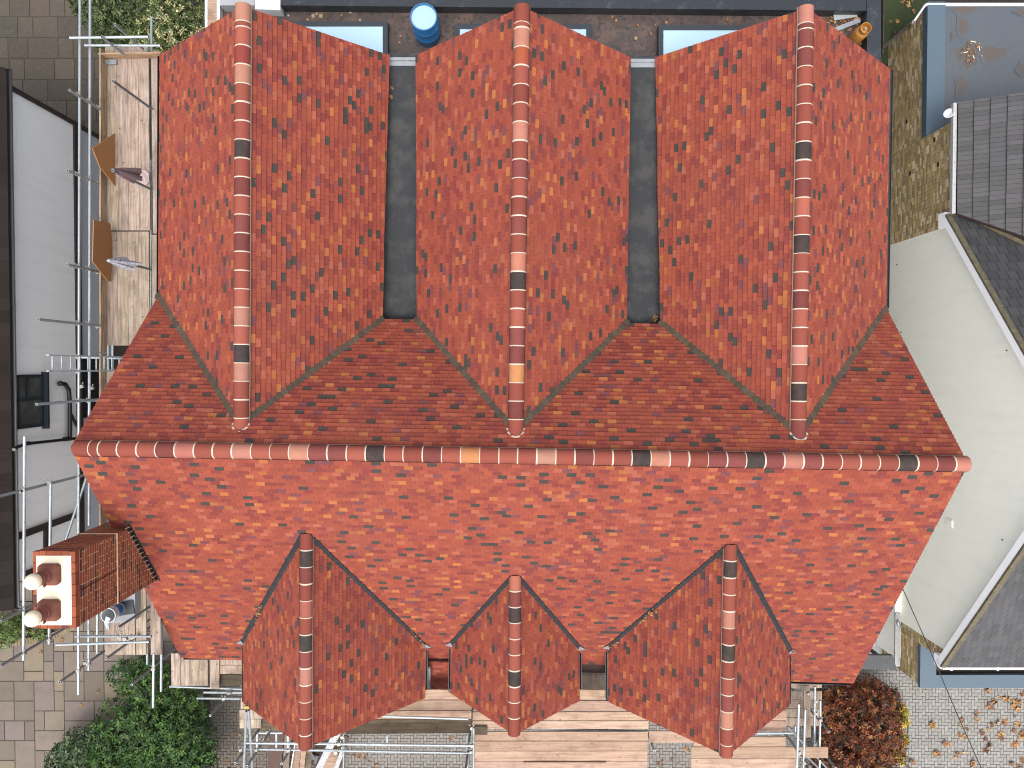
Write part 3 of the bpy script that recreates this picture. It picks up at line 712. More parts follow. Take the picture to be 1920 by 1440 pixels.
obj('timber_edge', mb, [M['pvc'], M['board_x']], ext)
for i, (x0, x1, y0) in enumerate(((470, 727, 40), (853, 1108, 45), (1235, 1490, 47))):
    z = Zf + .22; fr = MB(); y1 = 160; f = 8
    fo = [PX(x0, y0, z), PX(x1, y0, z), PX(x1, y1, z), PX(x0, y1, z)]
    a, c = fo[0], fo[2]; t = .11
    fr.box((a.x, a.y, Zf), (c.x, a.y - t, z)); fr.box((a.x, c.y + t, Zf), (c.x, c.y, z)); fr.box((a.x, a.y - t, Zf), (a.x + t, c.y + t, z)); fr.box((c.x - t, a.y - t, Zf), (c.x, c.y + t, z))
    ro = obj('rooflight', fr, M['frame'], ext)
    gm = MB(); gm.box((a.x + t, a.y - t, z - .06), (c.x - t, c.y + t, z - .02)); obj('pane', gm, M['sglass'], ro)
# debris: pebbles, silt
mb = MB(); rnd = random.Random(4)
for x, y, r in ((588, 30, .05), (594, 26, .03), (602, 30, .05), (577, 37, .03), (657, 23, .03), (675, 38, .035), (640, 29, .02), (541, 29, .03), (1192, 72, .04), (633, 22, .02)):
    p = PX(x, y, Zf); mb.lathe(p, ZZ, [(r, 0), (r * 1.1, r * .4), (r * .6, r * .8), (0, r * .9)], 0, 7)
obj('pebbles', mb, M['pebble'], None, 'small pale stones scattered on the dark flat roof', 'stones', kind='stuff')

# blue drum
c = PX(803, 67, Zf); dr = thing('water_drum', c, 'blue open drum full of pale water on the flat roof', 'drum')
mb = MB(); r = .29; h = .92
mb.lathe(c, ZZ, [(0, 0), (r * .94, 0), (r * .98, .03), (r, .28), (r + .012, .30), (r, .32), (r, .58), (r + .012, .60), (r, .62), (r, h - .03), (r + .012, h - .02), (r + .012, h), (r - .012, h), (r - .014, h - .1)], 0, 36)
obj('body', mb, M['bluep'], dr, smooth=True)
mb = MB(); mb.lathe(c, ZZ, [(r - .013, h - .06), (0, h - .055)], 0, 36); obj('water', mb, M['water'], dr, smooth=True)
# gas cylinder
c = PX(1599, 76, Zf); gs = thing('gas_cylinder', c, 'orange gas cylinder standing in the leafy corner of the flat roof', 'gas cylinder')
mb = MB(); r = .15; mb.lathe(c, ZZ, [(r * .85, 0), (r * .85, .04), (r, .07), (r, .42), (r * .95, .47), (r * .75, .52), (.05, .55), (0, .55)], 0, 28); obj('body', mb, M['gas'], gs, smooth=True)
mb = MB(); mb.lathe(c, ZZ, [(.115, .50), (.118, .63), (.123, .64), (.112, .64), (.108, .50)], 0, 24); obj('collar', mb, M['gas'], gs, smooth=True)
mb = MB(); mb.lathe(c, ZZ, [(.03, .54), (.03, .60), (.022, .62), (0, .62)], 0, 12); obj('valve', mb, M['galv'], gs, smooth=True)

# ---------------------------------------------------------------- leaves, litter
def star(mb, c, r, nrm, rnd, col, mi=0):
    a = Vector((1, 0, 0)) if abs(nrm.x) < .8 else Vector((0, 1, 0)); x = nrm.cross(a).normalized(); y = nrm.cross(x); t0 = rnd.uniform(0, 6.28)
    pts = []; n = 10; rr = [1, .45, .85, .4, .7, .3, .7, .4, .85, .45]
    for i in range(n):
        t = t0 + 2 * math.pi * i / n; q = r * rr[i] * rnd.uniform(.85, 1.1); pts.append(c + x * math.cos(t) * q + y * math.sin(t) * q + nrm * rnd.uniform(-.1, .35) * r)
    for i in range(n): mb.face([c, pts[i], pts[(i + 1) % n]], mi, col)
DRYC = [(.42, .20, .07), (.33, .15, .06), (.26, .11, .05), (.5, .3, .1), (.2, .09, .05), (.45, .24, .1)]
def litter(spots, z, n, spread, r, rnd, mb):
    for (x, y) in spots:
        c0 = PX(x, y, z)
        for k in range(n):
            c = c0 + Vector((rnd.gauss(0, spread), rnd.gauss(0, spread), .012 + .03 * rnd.random()))
            nn = Vector((rnd.gauss(0, .35), rnd.gauss(0, .35), 1)).normalized(); kk = rnd.uniform(.7, 1.2)
            star(mb, c, r * rnd.uniform(.6, 1.15), nn, rnd, tuple(v * kk for v in rnd.choice(DRYC)))
rnd = random.Random(31); mb = MB()
litter([(1560, 18), (1575, 30), (1590, 35), (1605, 32), (1617, 30), (1600, 90), (1612, 95), (1580, 48), (1550, 35)], Zf, 12, .12, .06, rnd, mb)
litter([(1150, 35), (1215, 33), (1240, 40), (1330, 42), (1100, 28), (745, 85)], Zf, 4, .15, .05, rnd, mb)
obj('leaf_litter', mb, M['dry'], None, 'brown leaves and litter gathered on the dark flat roof', 'leaves', kind='stuff')
mb = MB(); mb.beam(PX(1563, 33, Zf + .08), PX(1606, 26, Zf + .08), .14, .03); obj('offcut', mb, M['palegrey'], None, 'upper white panel offcut lying among leaves on the flat roof', 'offcut', 'offcuts on the flat roof')
mb = MB(); mb.beam(PX(1563, 57, Zf + .08), PX(1612, 38, Zf + .08), .10, .03); obj('offcut', mb, M['leadlight'], None, 'slanting grey metal offcut beside the orange gas cylinder', 'offcut', 'offcuts on the flat roof')

# ---------------------------------------------------------------- ground
mb = MB(); mb.face([(-150, -150, -.06), (150, -150, -.06), (150, 150, -.06), (-150, 150, -.06)]); obj('ground', mb, M['soil'], kind='structure')
def region_bed(pts, z, m, name):
    mb = MB(); mb.prism([PX(x, y, z) for x, y in pts], (0, 0, -.04)); return obj(name, mb, m, kind='structure')
def rect_blocks(name, rects, m, colf, joint, th=.03, seed=1, jit=.003, bev=.006):
    rnd = random.Random(seed); mb = MB()
    for (x0, y0, x1, y1) in rects:
        z = .02 + rnd.uniform(-jit, jit); c = colf(rnd, (x0 + x1) / 2, (y0 + y1) / 2); j = joint / 2
        w_ = [rnd.uniform(0, joint * .3) for _ in range(4)]
        a = [Vector((x0 + j + w_[0], y0 + j, z)), Vector((x1 - j, y0 + j + w_[1], z)), Vector((x1 - j - w_[2], y1 - j, z)), Vector((x0 + j, y1 - j - w_[3], z))]
        ce = (a[0] + a[2]) / 2; t = [p + (ce - p).normalized() * bev for p in a]
        lo = [p - Vector((0, 0, .006)) for p in a]
        mb.face(t, 0, c)
        for i in range(4):
            k = (i + 1) % 4; mb.face([lo[i], lo[k], t[k], t[i]], 0, c); mb.face([lo[i] - Vector((0, 0, .03)), lo[k] - Vector((0, 0, .03)), lo[k], lo[i]], 0, c)
    return obj(name, mb, m, kind='structure')
# random flagstones lower left
def pack(x0, y0, x1, y1, u, sizes, seed):
    rnd = random.Random(seed); nx, ny = int((x1 - x0) / u), int((y1 - y0) / u); occ = [[0] * ny for _ in range(nx)]; out = []
    for j in range(ny):
        for i in range(nx):
            if occ[i][j]: continue
            ss = sizes[:]; rnd.shuffle(ss); ss.append((1, 1))
            for (a, b) in ss:
                if i + a <= nx and j + b <= ny and all(not occ[i + p][j + q] for p in range(a) for q in range(b)):
                    for p in range(a):
                        for q in range(b): occ[i + p][j + q] = 1
                    out.append((x0 + i * u, y0 + j * u, x0 + (i + a) * u, y0 + (j + b) * u)); break
    return out
def slabc(rnd, x, y):
    c = rnd.choice([(.25, .20, .155), (.28, .225, .175), (.23, .185, .145), (.27, .215, .16), (.26, .21, .165), (.30, .24, .165)] if rnd.random() < .8 else [(.24, .19, .17)]); k = rnd.uniform(.85, 1.15); return tuple(v * k for v in c)
a = PX(0, 1190, 0); b = PX(330, 1500, 0)
rs = pack(-17, -13.5, b.x + 1.0, a.y + 2.4, .305, [(2, 2), (2, 2), (3, 2), (2, 3), (3, 2), (2, 1), (1, 2)], 3)
rect_blocks('patio', rs, M['slab'], slabc, .022, seed=5)
region_bed([(-200, 1130), (380, 1130), (380, 1700), (-200, 1700)], .006, M['joint'], 'patio_bed')
# coursed slabs upper left, in darker brown tones
def slabd(rnd, x, y):
    c = rnd.choice([(.115, .09, .068), (.125, .10, .075), (.10, .085, .065), (.14, .11, .08)]); k = rnd.uniform(.85, 1.15); return tuple(v * k for v in c)
rnd = random.Random(8); rs = []; y = PX(0, 345, 0).y; p_l = PX(-60, 0, 0).x; p_r = PX(260, 0, 0).x
while y < PX(0, -60, 0).y:
    h = .62 + .0 * rnd.random(); x = p_l - rnd.random()
    while x < p_r: w_ = rnd.choice([.45, .6, .6, .75, .9]); rs.append((x, y, x + w_, y + h)); x += w_
    y += h
rect_blocks('dark_patio', rs, M['slab'], slabd, .02, seed=6)
region_bed([(-150, -120), (300, -120), (300, 420), (-150, 420)], .006, M['joint'], 'dark_patio_bed')
# herringbone drive
def herring(x0, y0, x1, y1, keep, L=.2, Wd=.1):
    rs = []; n = int((x1 - x0 + y1 - y0) / Wd) + 8
    i0 = int(math.floor(x0 / Wd)) - 2; i1 = int(math.ceil(x1 / Wd)) + 2; j0 = int(math.floor(y0 / Wd)) - 2; j1 = int(math.ceil(y1 / Wd)) + 2
    for i in range(i0, i1):
        for j in range(j0, j1):
            m_ = (i - j) % 4
            # cell type: 0,1 -> horizontal block covers (i,i+1); 2,3 -> vertical
            if m_ == 0: r = (i * Wd, j * Wd, (i + 2) * Wd, (j + 1) * Wd)
            elif m_ == 3: r = (i * Wd, (j) * Wd, (i + 1) * Wd, (j + 2) * Wd)
            else: continue
            cx, cy = (r[0] + r[2]) / 2, (r[1] + r[3]) / 2
            if x0 < cx < x1 and y0 < cy < y1 and keep(cx, cy): rs.append(r)
    return rs
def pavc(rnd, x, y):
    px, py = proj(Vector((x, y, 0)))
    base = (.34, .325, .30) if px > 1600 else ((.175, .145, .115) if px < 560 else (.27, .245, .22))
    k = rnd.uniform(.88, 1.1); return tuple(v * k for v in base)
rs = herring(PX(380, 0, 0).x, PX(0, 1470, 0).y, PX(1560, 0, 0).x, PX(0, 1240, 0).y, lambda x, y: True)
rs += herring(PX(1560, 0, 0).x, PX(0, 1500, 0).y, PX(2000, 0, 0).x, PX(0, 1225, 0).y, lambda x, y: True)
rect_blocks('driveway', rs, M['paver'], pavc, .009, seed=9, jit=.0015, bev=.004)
region_bed([(375, 1200), (2100, 1200), (2100, 1560), (375, 1560)], .006, M['pjoint'], 'driveway_bed')
region_bed([(1652, -120), (1760, -120), (1740, 90), (1640, 130)], .01, M['grass'], 'lawn')
# manhole outline on the drive
mb = MB(); q = [PX(x, y, .03) for x, y in ((1660, 1346), (1702, 1346), (1702, 1391), (1660, 1391))]
for i in range(4): mb.beam(q[i], q[(i + 1) % 4], .02, .01)
obj('drain_cover', mb, M['timber'], None, 'square drain cover outline set in grey block paving beside red shrub', 'drain cover')

# fallen leaves on the paving
rnd = random.Random(41); mb = MB()
litter([(1852, 1296), (1862, 1320), (1830, 1342), (1805, 1360), (1855, 1362), (1891, 1315), (1902, 1335), (1880, 1350), (1905, 1365), (1915, 1300), (1775, 1398), (1806, 1378), (1838, 1382), (1853, 1397), (1880, 1375), (1905, 1395), (1915, 1375), (1792, 1412), (1755, 1415), (1707, 1425), (1820, 1432), (1895, 1430), (1917, 1420), (1748, 1358), (1865, 1316), (1882, 1312), (1900, 1320), (1912, 1435)], .03, 3, .07, .13, rnd, mb)
litter([(665, 1420), (690, 1430), (680, 1415), (705, 1435), (895, 1385), (900, 1383), (1240, 1430), (1265, 1425), (1290, 1405), (497, 1340), (450, 1375), (430, 1430), (850, 1383)], .03, 3, .07, .07, rnd, mb)
litter([(76, 1222), (185, 1298), (150, 1322), (55, 1180), (115, 1200), (280, 1250), (430, 1440)], .03, 2, .05, .08, rnd, mb)
litter([(1706, 13), (1712, 20), (1678, 40), (1700, 8), (1685, 55)], .03, 3, .08, .09, rnd, mb)
obj('fallen_leaves', mb, M['dry'], None, 'dry brown autumn leaves scattered over the paving', 'leaves', kind='stuff')

# ---------------------------------------------------------------- shrubs
def shrub(name, blobs, n, leaf, cols, label, cat, seed=1, m=None, aspect=.42, droop=.3, group=None, tops=None):
    """blobs: (px,py,ztop,radius_m). leaf sprays through an irregular crown plus stems"""
    rnd = random.Random(seed); mb = MB(); SB = []; tot = sum(b[3] ** 2 for b in blobs)
    c0 = PX(blobs[0][0], blobs[0][1], 0)
    for (px, py, zt_, r) in blobs:
        c = PX(px, py, zt_ - r * .6); st = MB(); SB.append(st)
        for s_ in range(max(2, int(r * 5))):
            a = rnd.uniform(0, 6.28); q = r * rnd.uniform(.2, .85); e_ = c + Vector((math.cos(a) * q, math.sin(a) * q, r * .2))
            b_ = Vector((c.x + math.cos(a) * .012, c.y + math.sin(a) * .012, 0)); md = (b_ + e_) / 2 + Vector((0, 0, .1))
            st.tube(b_, md, .022, 0, 5, r2=.014); st.tube(md, e_, .014, 0, 5, r2=.005)
        k = int(n * r * r / tot); lobes = [(Vector((rnd.gauss(0, 1), rnd.gauss(0, 1), abs(rnd.gauss(0, 1)))).normalized(), rnd.uniform(.72, 1.12)) for _ in range(34)]
        for _ in range(k // 4):
            d = Vector((rnd.gauss(0, 1), rnd.gauss(0, 1), rnd.gauss(0, 1) * .9 + .35)).normalized()
            lf = max(l[1] if d.dot(l[0]) > .86 else 0 for l in lobes) or .78
            rad = r * lf * (1 - .35 * rnd.random() ** 2); p = c + Vector((d.x * rad, d.y * rad, d.z * rad * .8))
            if p.z < .05: p.z = .05 + .3 * rnd.random()
            tone = rnd.choice(cols); kk = rnd.uniform(.7, 1.3)
            ax = (d + Vector((rnd.gauss(0, .5), rnd.gauss(0, .5), rnd.gauss(0, .4) + .1))).normalized()
            for q in range(5):           # a small whorl of leaves
                a = q * 1.256 + rnd.random(); x = ax.cross(Vector((.3, .2, .9))).normalized(); y = ax.cross(x)
                out = (x * math.cos(a) + y * math.sin(a) + ax * rnd.uniform(-.1, .7)).normalized(); sd_ = ax.cross(out).normalized()
                L = leaf * rnd.uniform(.7, 1.25); w_ = L * aspect / 2; nn = out.cross(sd_)
                b0 = p + out * leaf * .08; m1 = b0 + out * L * .5 - nn * L * .06; tp = b0 + out * L - nn * L * droop * .3
                col = tuple(v * kk * rnd.uniform(.85, 1.15) for v in tone)
                mb.face([b0, m1 + sd_ * w_ + nn * w_ * .25, tp, m1], 0, col); mb.face([b0, m1, tp, m1 - sd_ * w_ + nn * w_ * .25], 0, col)
    t = thing(name, (c0.x, c0.y, 0), label, cat, group)
    obj('foliage', mb, m or M['leaf'], t); [obj('stem', st, M['bark'], t) for st in SB]
    return t
G1 = [(.035, .085, .018), (.025, .06, .014), (.055, .12, .025), (.085, .16, .03), (.015, .035, .012)]
G2 = [(.06, .10, .045), (.045, .075, .03), (.09, .13, .06)]
VAR = [(.07, .11, .03), (.05, .075, .02), (.45, .42, .22), (.38, .36, .16), (.06, .09, .02)]
shrub('laurel_hedge', [(270, 1370, 2.0, 1.25), (335, 1400, 2.2, 1.1), (330, 1340, 1.9, .95), (300, 1440, 2.2, 1.2), (360, 1450, 2.0, .8), (285, 1280, 1.7, .75), (240, 1265, 1.3, .5), (225, 1440, 1.9, .9)], 26000, .105, G1, 'glossy dark green laurel hedge beside the stone patio at bottom left', 'hedge', seed=2)
shrub('garden_shrub', [(160, 1410, 1.2, .7), (130, 1430, 1.1, .6), (180, 1375, 1.1, .35), (195, 1400, 1.3, .5)], 4200, .12, G2, 'looser grey green shrub sprawling over the patio left of the laurel hedge', 'shrub', seed=3)
shrub('garden_shrub', [(268, 28, 2.2, 1.15), (200, 20, 1.6, .75), (225, 75, 1.4, .7), (160, 10, 1.2, .4)], 9000, .11, [(.065, .09, .028), (.04, .06, .018), (.09, .11, .04), (.03, .045, .014)], 'olive green shrub beside the dark patio at the top left', 'shrub', seed=4)
shrub('variegated_shrub', [(335, 45, 2.6, .95), (300, 75, 2.2, .75), (345, 90, 2.1, .55)], 7000, .085, VAR, 'shrub with small cream edged leaves against the rear corner scaffold', 'shrub', seed=5)
shrub('garden_shrub', [(15, 1180, .8, .5), (45, 1172, .6, .35), (-25, 1190, .8, .5), (80, 1190, .35, .22)], 3500, .08, [(.09, .14, .03), (.06, .1, .02), (.13, .18, .05)], 'low light green shrub in the brick edged bed at far left', 'shrub', seed=6)
RB = [(.15, .032, .014), (.06, .02, .01), (.22, .06, .02), (.17, .04, .016), (.025, .012, .008), (.30, .13, .04), (.035, .016, .008)]
shrub('copper_hedge', [(1615, 1330, 1.6, 1.0), (1590, 1400, 1.5, 1.05), (1640, 1380, 1.6, .85), (1640, 1310, 1.3, .65), (1570, 1330, 1.3, .8), (1620, 1440, 1.5, .9), (1560, 1440, 1.3, .8)], 22000, .09, RB, 'copper brown autumn hedge at the front right corner of the house', 'hedge', seed=7)
shrub('golden_shrub', [(1686, 1325, .6, .16), (1689, 1352, .5, .2), (1688, 1385, .5, .2), (1684, 1418, .5, .22), (1692, 1335, .45, .14)], 1300, .09, [(.5, .38, .04), (.3, .34, .05), (.2, .26, .04), (.55, .3, .05)], 'narrow yellow and lime shrubs edging the copper hedge', 'shrub', seed=8)
# brick edging of the bed at the far left
mb = MB(); pts = [(-60, 1208), (0, 1205), (40, 1203), (75, 1198), (105, 1190), (130, 1178), (150, 1165)]
for (a, b) in zip(pts[:-1], pts[1:]):
    p, q = PX(*a, .1), PX(*b, .1); n = max(1, int((q - p).length / .075)); d = (q - p) / n; sd_ = d.normalized().cross(ZZ)
    for i in range(n):
        k = random.uniform(.7, 1.1); mb.obox(p + d * (i + .5) + Vector((0, 0, random.uniform(-.005, .005))), d * .44, sd_ * .10, ZZ * .05, 0, (.17 * k, .13 * k, .08 * k))
obj('brick_edging', mb, M['ybrick'], None, 'curved brown brick edging around the planting bed at far left', 'edging')

# ---------------------------------------------------------------- left neighbour
XL = -12.08
nb = thing('neighbour_house', (XL - 2, 0, 0), 'white rendered house with dark timbers and a brown roof at left edge', 'house')
PLN = (Vector((XL, 0, 0)), XX)
def NL(px, py, e=0): return hit(px, py, (Vector((XL + e, 0, 0)), XX))
zt_ = NL(25, 690).z; ya = NL(25, 168).y; yb_ = NL(28, 1088).y
zb_ = NL(148, 600).z
print('left nb eave', zt_, 'band', zb_)
mb = MB(); mb.box((XL, ya, zb_ - .05), (XL - 6, yb_, zt_ + .0), 0); mb.box((XL + .0, ya, 0), (XL - 6, yb_, zb_ - .052), 1)
obj('wall', mb, [M['render_w'], M['render_g']], nb)
mb = MB(); z1 = NL(141, 600).z
mb.box((XL, ya, z1), (XL + .05, yb_ , zb_ - .07)); mb.box((XL, ya - .06, 0), (XL + .06, ya + .05, zt_))
def bar(a, b, wd, e=.03): mb.beam(NL(*a, e), NL(*b, e), wd, .06, up=(1, 0, 0))
bar((33, 1006), (141, 966), .16); mb.box((XL, NL(90, 985).y, NL(34, 1000).z), (XL + .031, NL(90, 985).y - .01, NL(33, 1000).z))
a, b = NL(84, 992), NL(84, 1070); mb.beam(a + XX * .03, b + XX * .03, .14, .055, up=(1, 0, 0))
mb.box((XL, yb_ , 0), (XL + .05, yb_ + .12, zt_ - .3))
obj('timber_framing', mb, M['timber'], nb)
# roof strip and gutter
mb = MB()
x_e = XL + .03; zt_ = H - abs(x_e) * F_PX / 940.0; y0 = PX(0, 128, zt_).y; y1 = PX(0, 1142, zt_).y
pr_ = (Vector((x_e, 0, zt_)), Vector((math.sin(R(35)), 0, math.cos(R(35)))))
rf = MB(); rf.prism([Vector((x_e, y0, zt_ - .02)), Vector((x_e, y1, zt_ - .02)), Vector((x_e - 4.5, y1, zt_ + 3.13)), Vector((x_e - 4.5, y0, zt_ + 3.13))], (0, 0, -.12)); rfo = obj('roof', rf, M['timber'], nb)
def brn(rnd, P):
    k = .7 + .5 * rnd.random(); return (.03 * k, .022 * k, .020 * k)
tiles('roof_tiles', pr_, [Vector((x_e, y0, zt_)), Vector((x_e, y1, zt_)), Vector((x_e - 1.5, y1, zt_ + 1.05)), Vector((x_e - 1.5, y0, zt_ + 1.05))], YY, rfo, colf=brn, m=M['gtd'], w=.3, g=.3, seed=77)
gutter((x_e + .06, y0, zt_ - .03), (x_e + .06, y1, zt_ - .03), M['black'], nb, r=.055)
# window
wz0, wz1 = NL(30, 700).z, NL(74, 700).z; wy0, wy1 = NL(50, 705).y, NL(50, 800).y
mb = MB(); t = .07
for yy in (wy0, (wy0 + wy1) / 2 + .05, wy1): mb.box((XL, yy - t / 2, wz1), (XL + .05, yy + t / 2, wz0))
mb.box((XL, wy1, wz1 - .07), (XL + .055, wy0, wz1)); mb.box((XL, wy1 - .1, wz1 - .14), (XL + .16, wy0 + .1, wz1 - .07)); mb.box((XL, wy1, wz0 - .05), (XL + .052, wy0, wz0))
for zz in (wz1 + (wz0 - wz1) * .6,): mb.box((XL, (wy0 + wy1) / 2 + .06, zz), (XL + .045, wy0, zz + .05))
wo = obj('window', mb, M['frame'], nb); mb = MB(); mb.box((XL - .02, wy1, wz1), (XL + .012, wy0, wz0 - .01)); obj('pane', mb, M['glass'], wo)
# soil pipe and rainwater pipe
mb = MB(); e_ = .11
P = [NL(113, 719, e_), NL(122, 720, e_), NL(129, 731, e_), NL(131, 760, e_), NL(131, 826, e_)]
mb.pipe(P, .055); mb.ball(P[0], .075)
g0 = NL(26, 843, .2); mb.pipe([g0, NL(33, 838, .14), NL(50, 832, .10), NL(142, 822, .10), Vector((XL + .1, NL(142, 822, .1).y, .1))], .04)
mb.tube(NL(50, 831.5, .10), NL(56, 831, .10), .052); mb.tube(NL(120, 823.5, .10), NL(128, 823, .10), .06)
mb.tube(NL(132, 775, .1), NL(145, 800, .1), .04)
obj('drainpipe', mb, M['black'], nb, smooth=True)
mb = MB(); mb.box((XL, NL(170, 667).y, 0), (XL + .02, NL(170, 782).y, NL(155, 700).z)); obj('dark_wall_panel', mb, M['void'], nb)  # near-black panel set slightly proud of the lower wall

# ---------------------------------------------------------------- right neighbour
XN = 11.25
rb = thing('neighbour_house', (XN + 3, 0, 0), 'cream rendered gable end house with grey tiled roofs at right edge', 'house')
def NR(px, py, e=0): return hit(px, py, (Vector((XN + e, 0, 0)), XX))
fc, rc = NR(1785, 1228), NR(1790, 420); pf, prr = NR(1920, 1033), NR(1920, 648)
zE = (fc.z + rc.z) / 2
sf = (pf.z - fc.z) / (pf.y - fc.y); sr = (prr.z - rc.z) / (prr.y - rc.y)
ap_y = (rc.z - fc.z + sf * fc.y - sr * rc.y) / (sf - sr); ap_z = fc.z + sf * (ap_y - fc.y)
print('right nb', fc, rc, sf, sr, ap_y, ap_z)
AP = Vector((XN, ap_y, ap_z))
mb = MB(); mb.prism([fc, AP, rc, Vector((XN, rc.y, 0)), Vector((XN, fc.y, 0))], (7, 0, 0)); gw = obj('gable_wall', mb, M['render_c'], rb)
def streaks(m, scale, lo, hi, amt, col):
    N = m.node_tree.nodes; L = m.node_tree.links; b = N['Principled BSDF']; cur = b.inputs['Base Color'].links[0].from_socket
    tc = [n for n in N if n.type == 'TEX_COORD'][0]; mp = N.new('ShaderNodeMapping'); mp.inputs['Scale'].default_value = scale; L.new(tc.outputs['Object'], mp.inputs[0])
    no = N.new('ShaderNodeTexNoise'); no.inputs['Scale'].default_value = 1; no.inputs['Detail'].default_value = 8; no.inputs['Roughness'].default_value = .65; L.new(mp.outputs[0], no.inputs['Vector'])
    mr = N.new('ShaderNodeMapRange'); mr.inputs[1].default_value = lo; mr.inputs[2].default_value = hi; mr.inputs[4].default_value = amt; L.new(no.outputs[0], mr.inputs[0])
    mx = N.new('ShaderNodeMix'); mx.data_type = 'RGBA'; L.new(mr.outputs[0], mx.inputs[0]); L.new(cur, mx.inputs[6]); mx.inputs[7].default_value = (*col, 1); L.new(mx.outputs[2], b.inputs['Base Color'])
streaks(M['render_c'], (1, 5, .5), .5, .78, .16, (.52, .50, .40)); streaks(M['render_w'], (1, 4, .4), .52, .78, .3, (.5, .5, .48))
streaks(M['tile'], (.5, .5, .5), .5, .72, .16, (.11, .045, .04))
def yb_c(rnd):
    k = rnd.uniform(.7, 1.25); return tuple(v * k for v in rnd.choice([(.36, .265, .115), (.31, .235, .10), (.41, .30, .145), (.27, .205, .10), (.30, .20, .12), (.46, .38, .25)]))
# yellow brick rear wing: wall under pantile roof and under the flat roof
wy = NR(1738, 255).y; zfl = NR(1738, 100).z; zpt = NR(1790, 300).z; yend = NR(1738, 15).y
mb = MB(); cb2 = .008
mb.box((XN + cb2, rc.y + .002, 0), (XN + 6, wy, zpt), 1); mb.box((XN + cb2, wy, 0), (XN + 6, yend, zfl), 1)
o0 = Vector((XN + cb2, rc.y, 0))
bricks(mb, o0, YY, ZZ, -XX, [(0.0, 0), (wy - rc.y, 0), (wy - rc.y, zpt - .02), (0.0, zpt - .02)], yb_c, th=.006, seed=8, header=True)
bricks(mb, o0, YY, ZZ, -XX, [(wy - rc.y + .01, 0), (yend - rc.y, 0), (yend - rc.y, zfl - .02), (wy - rc.y + .01, zfl - .02)], yb_c, th=.006, seed=9, header=True)
for px, py in ((1700, 228), (1752, 262), (1706, 325), (1759, 308), (1786, 388)): p = NR(px, py); mb.box((p.x - .004, p.y - .06, p.z - .04), (p.x + .02, p.y + .06, p.z + .04), 2)
obj('brick_wall', mb, [M['ybrick'], M['ymortar'], M['void']], rb)
# flat roof with raised blue-grey edge
mb = MB(); mb.box((XN + .421, wy, zfl), (XN + 9, yend + .1, zfl + .07), 0); fro = obj('flat_roof', mb, M['grp'], rb)
mb = MB(); mb.box((XN - .06, wy + .0, zfl - .1), (XN + .42, yend + .1, zfl + .12)); obj('roof_edging', mb, M['grpblue'], fro)
def patch(mb, c, pts, z): mb.face([PX(x, y, z) for x, y in pts])
mb = MB(); rnd = random.Random(5)
def blobface(cx, cy, rx, ry, z, seed):
    r_ = random.Random(seed); n = 28; ph = [r_.uniform(0, 6.28) for _ in range(4)]
    pts = []
    for i in range(n):
        t = 2 * math.pi * i / n; k = 1 + .16 * math.sin(3 * t + ph[0]) + .12 * math.sin(5 * t + ph[1]) + .06 * math.sin(9 * t + ph[2])
        pts.append(PX(cx + rx * k * math.cos(t), cy - ry * k * math.sin(t), z))
    cc = PX(cx, cy, z)
    for i in range(n):
        a, b = pts[i], pts[(i + 1) % n]; prev = None
        for k in range(4):
            f0, f1 = k / 4, (k + 1) / 4; q = [cc.lerp(b, f0), cc.lerp(b, f1), cc.lerp(a, f1), cc.lerp(a, f0)]; mb.face(q[1:3] + q[3:] if k == 0 else q, 0, (1 - f1 * .95,) * 3)
for i, (cx, cy, rx, ry) in enumerate([(1815, 103, 28, 30), (1863, 100, 34, 19), (1808, 18, 30, 9), (1805, 48, 14, 22), (1803, 162, 14, 24), (1914, 130, 9, 14), (1916, 22, 14, 8), (1788, 68, 5, 9)]):
    mb = MB(); blobface(cx, cy, rx, ry, zfl + .075 + .002 * i, i); obj('puddle_stain', mb, M['puddle2'], fro)
rnd = random.Random(6); mb = MB(); litter([(1812, 95), (1822, 88), (1818, 108), (1832, 92)], zfl + .09, 7, .08, .05, rnd, mb)
for a, b in (((1802, 100), (1815, 97)), ((1835, 86), (1837, 95)), ((1824, 104), (1827, 110)), ((1820, 77), (1829, 79))): mb.beam(PX(*a, zfl + .12), PX(*b, zfl + .12), .02, .01, 0, (.9, .8, .6))
obj('wet_leaves', mb, M['dry'], None, 'orange wet leaves in the puddle on the blue grey flat roof', 'leaves', kind='stuff')
gy = PX(1800, 8, zfl + .1).y
mb = MB(); mb.tube((XN - .1, gy, zfl + .08), (XN + 9, gy, zfl + .08), .045); mb.tube((XN - .1, gy, zfl + .08), (XN - .3, gy - .35, zfl - .1), .03)
obj('white_rail_pipe', mb, M['pvc'], rb, smooth=True)
# pantile wing roof, rises to the right
zp0 = PX(1796, 300, 0) and NR(1796, 300).z; xe = XN - .02
y_n = NR(1796, 194).y; y_s = NR(1796, 400).y
pa = (Vector((xe, 0, zp0 + .02)), Vector((-math.sin(R(30)), 0, math.cos(R(30)))))
run = 4.5; tn = math.tan(R(30)); pts = [Vector((xe, y_n, zp0 + .02)), Vector((xe, y_s, zp0 + .02)), Vector((xe + run, y_s - 2.6, zp0 + .02 + run * tn)), Vector((xe + run, y_n, zp0 + .02 + run * tn))]
rw = MB(); rw.prism([p - Vector((0, 0, .06)) for p in pts], (0, 0, -.08)); rwo = obj('wing_roof', rw, M['under'], rb)
tiles('wing_tiles', pa, pts, YY, rwo, w=.118, g=.345, th=.04, m=M['gt'], colf=grey_colour, seed=15, bond=0, gap=.006, jit=.001)
mb = MB(); mb.box((xe - .12, y_s + .0, zp0 - .09), (xe - .03, y_n, zp0 + .02)); obj('fascia_gutter', mb, M['pvcdirty'], rwo)
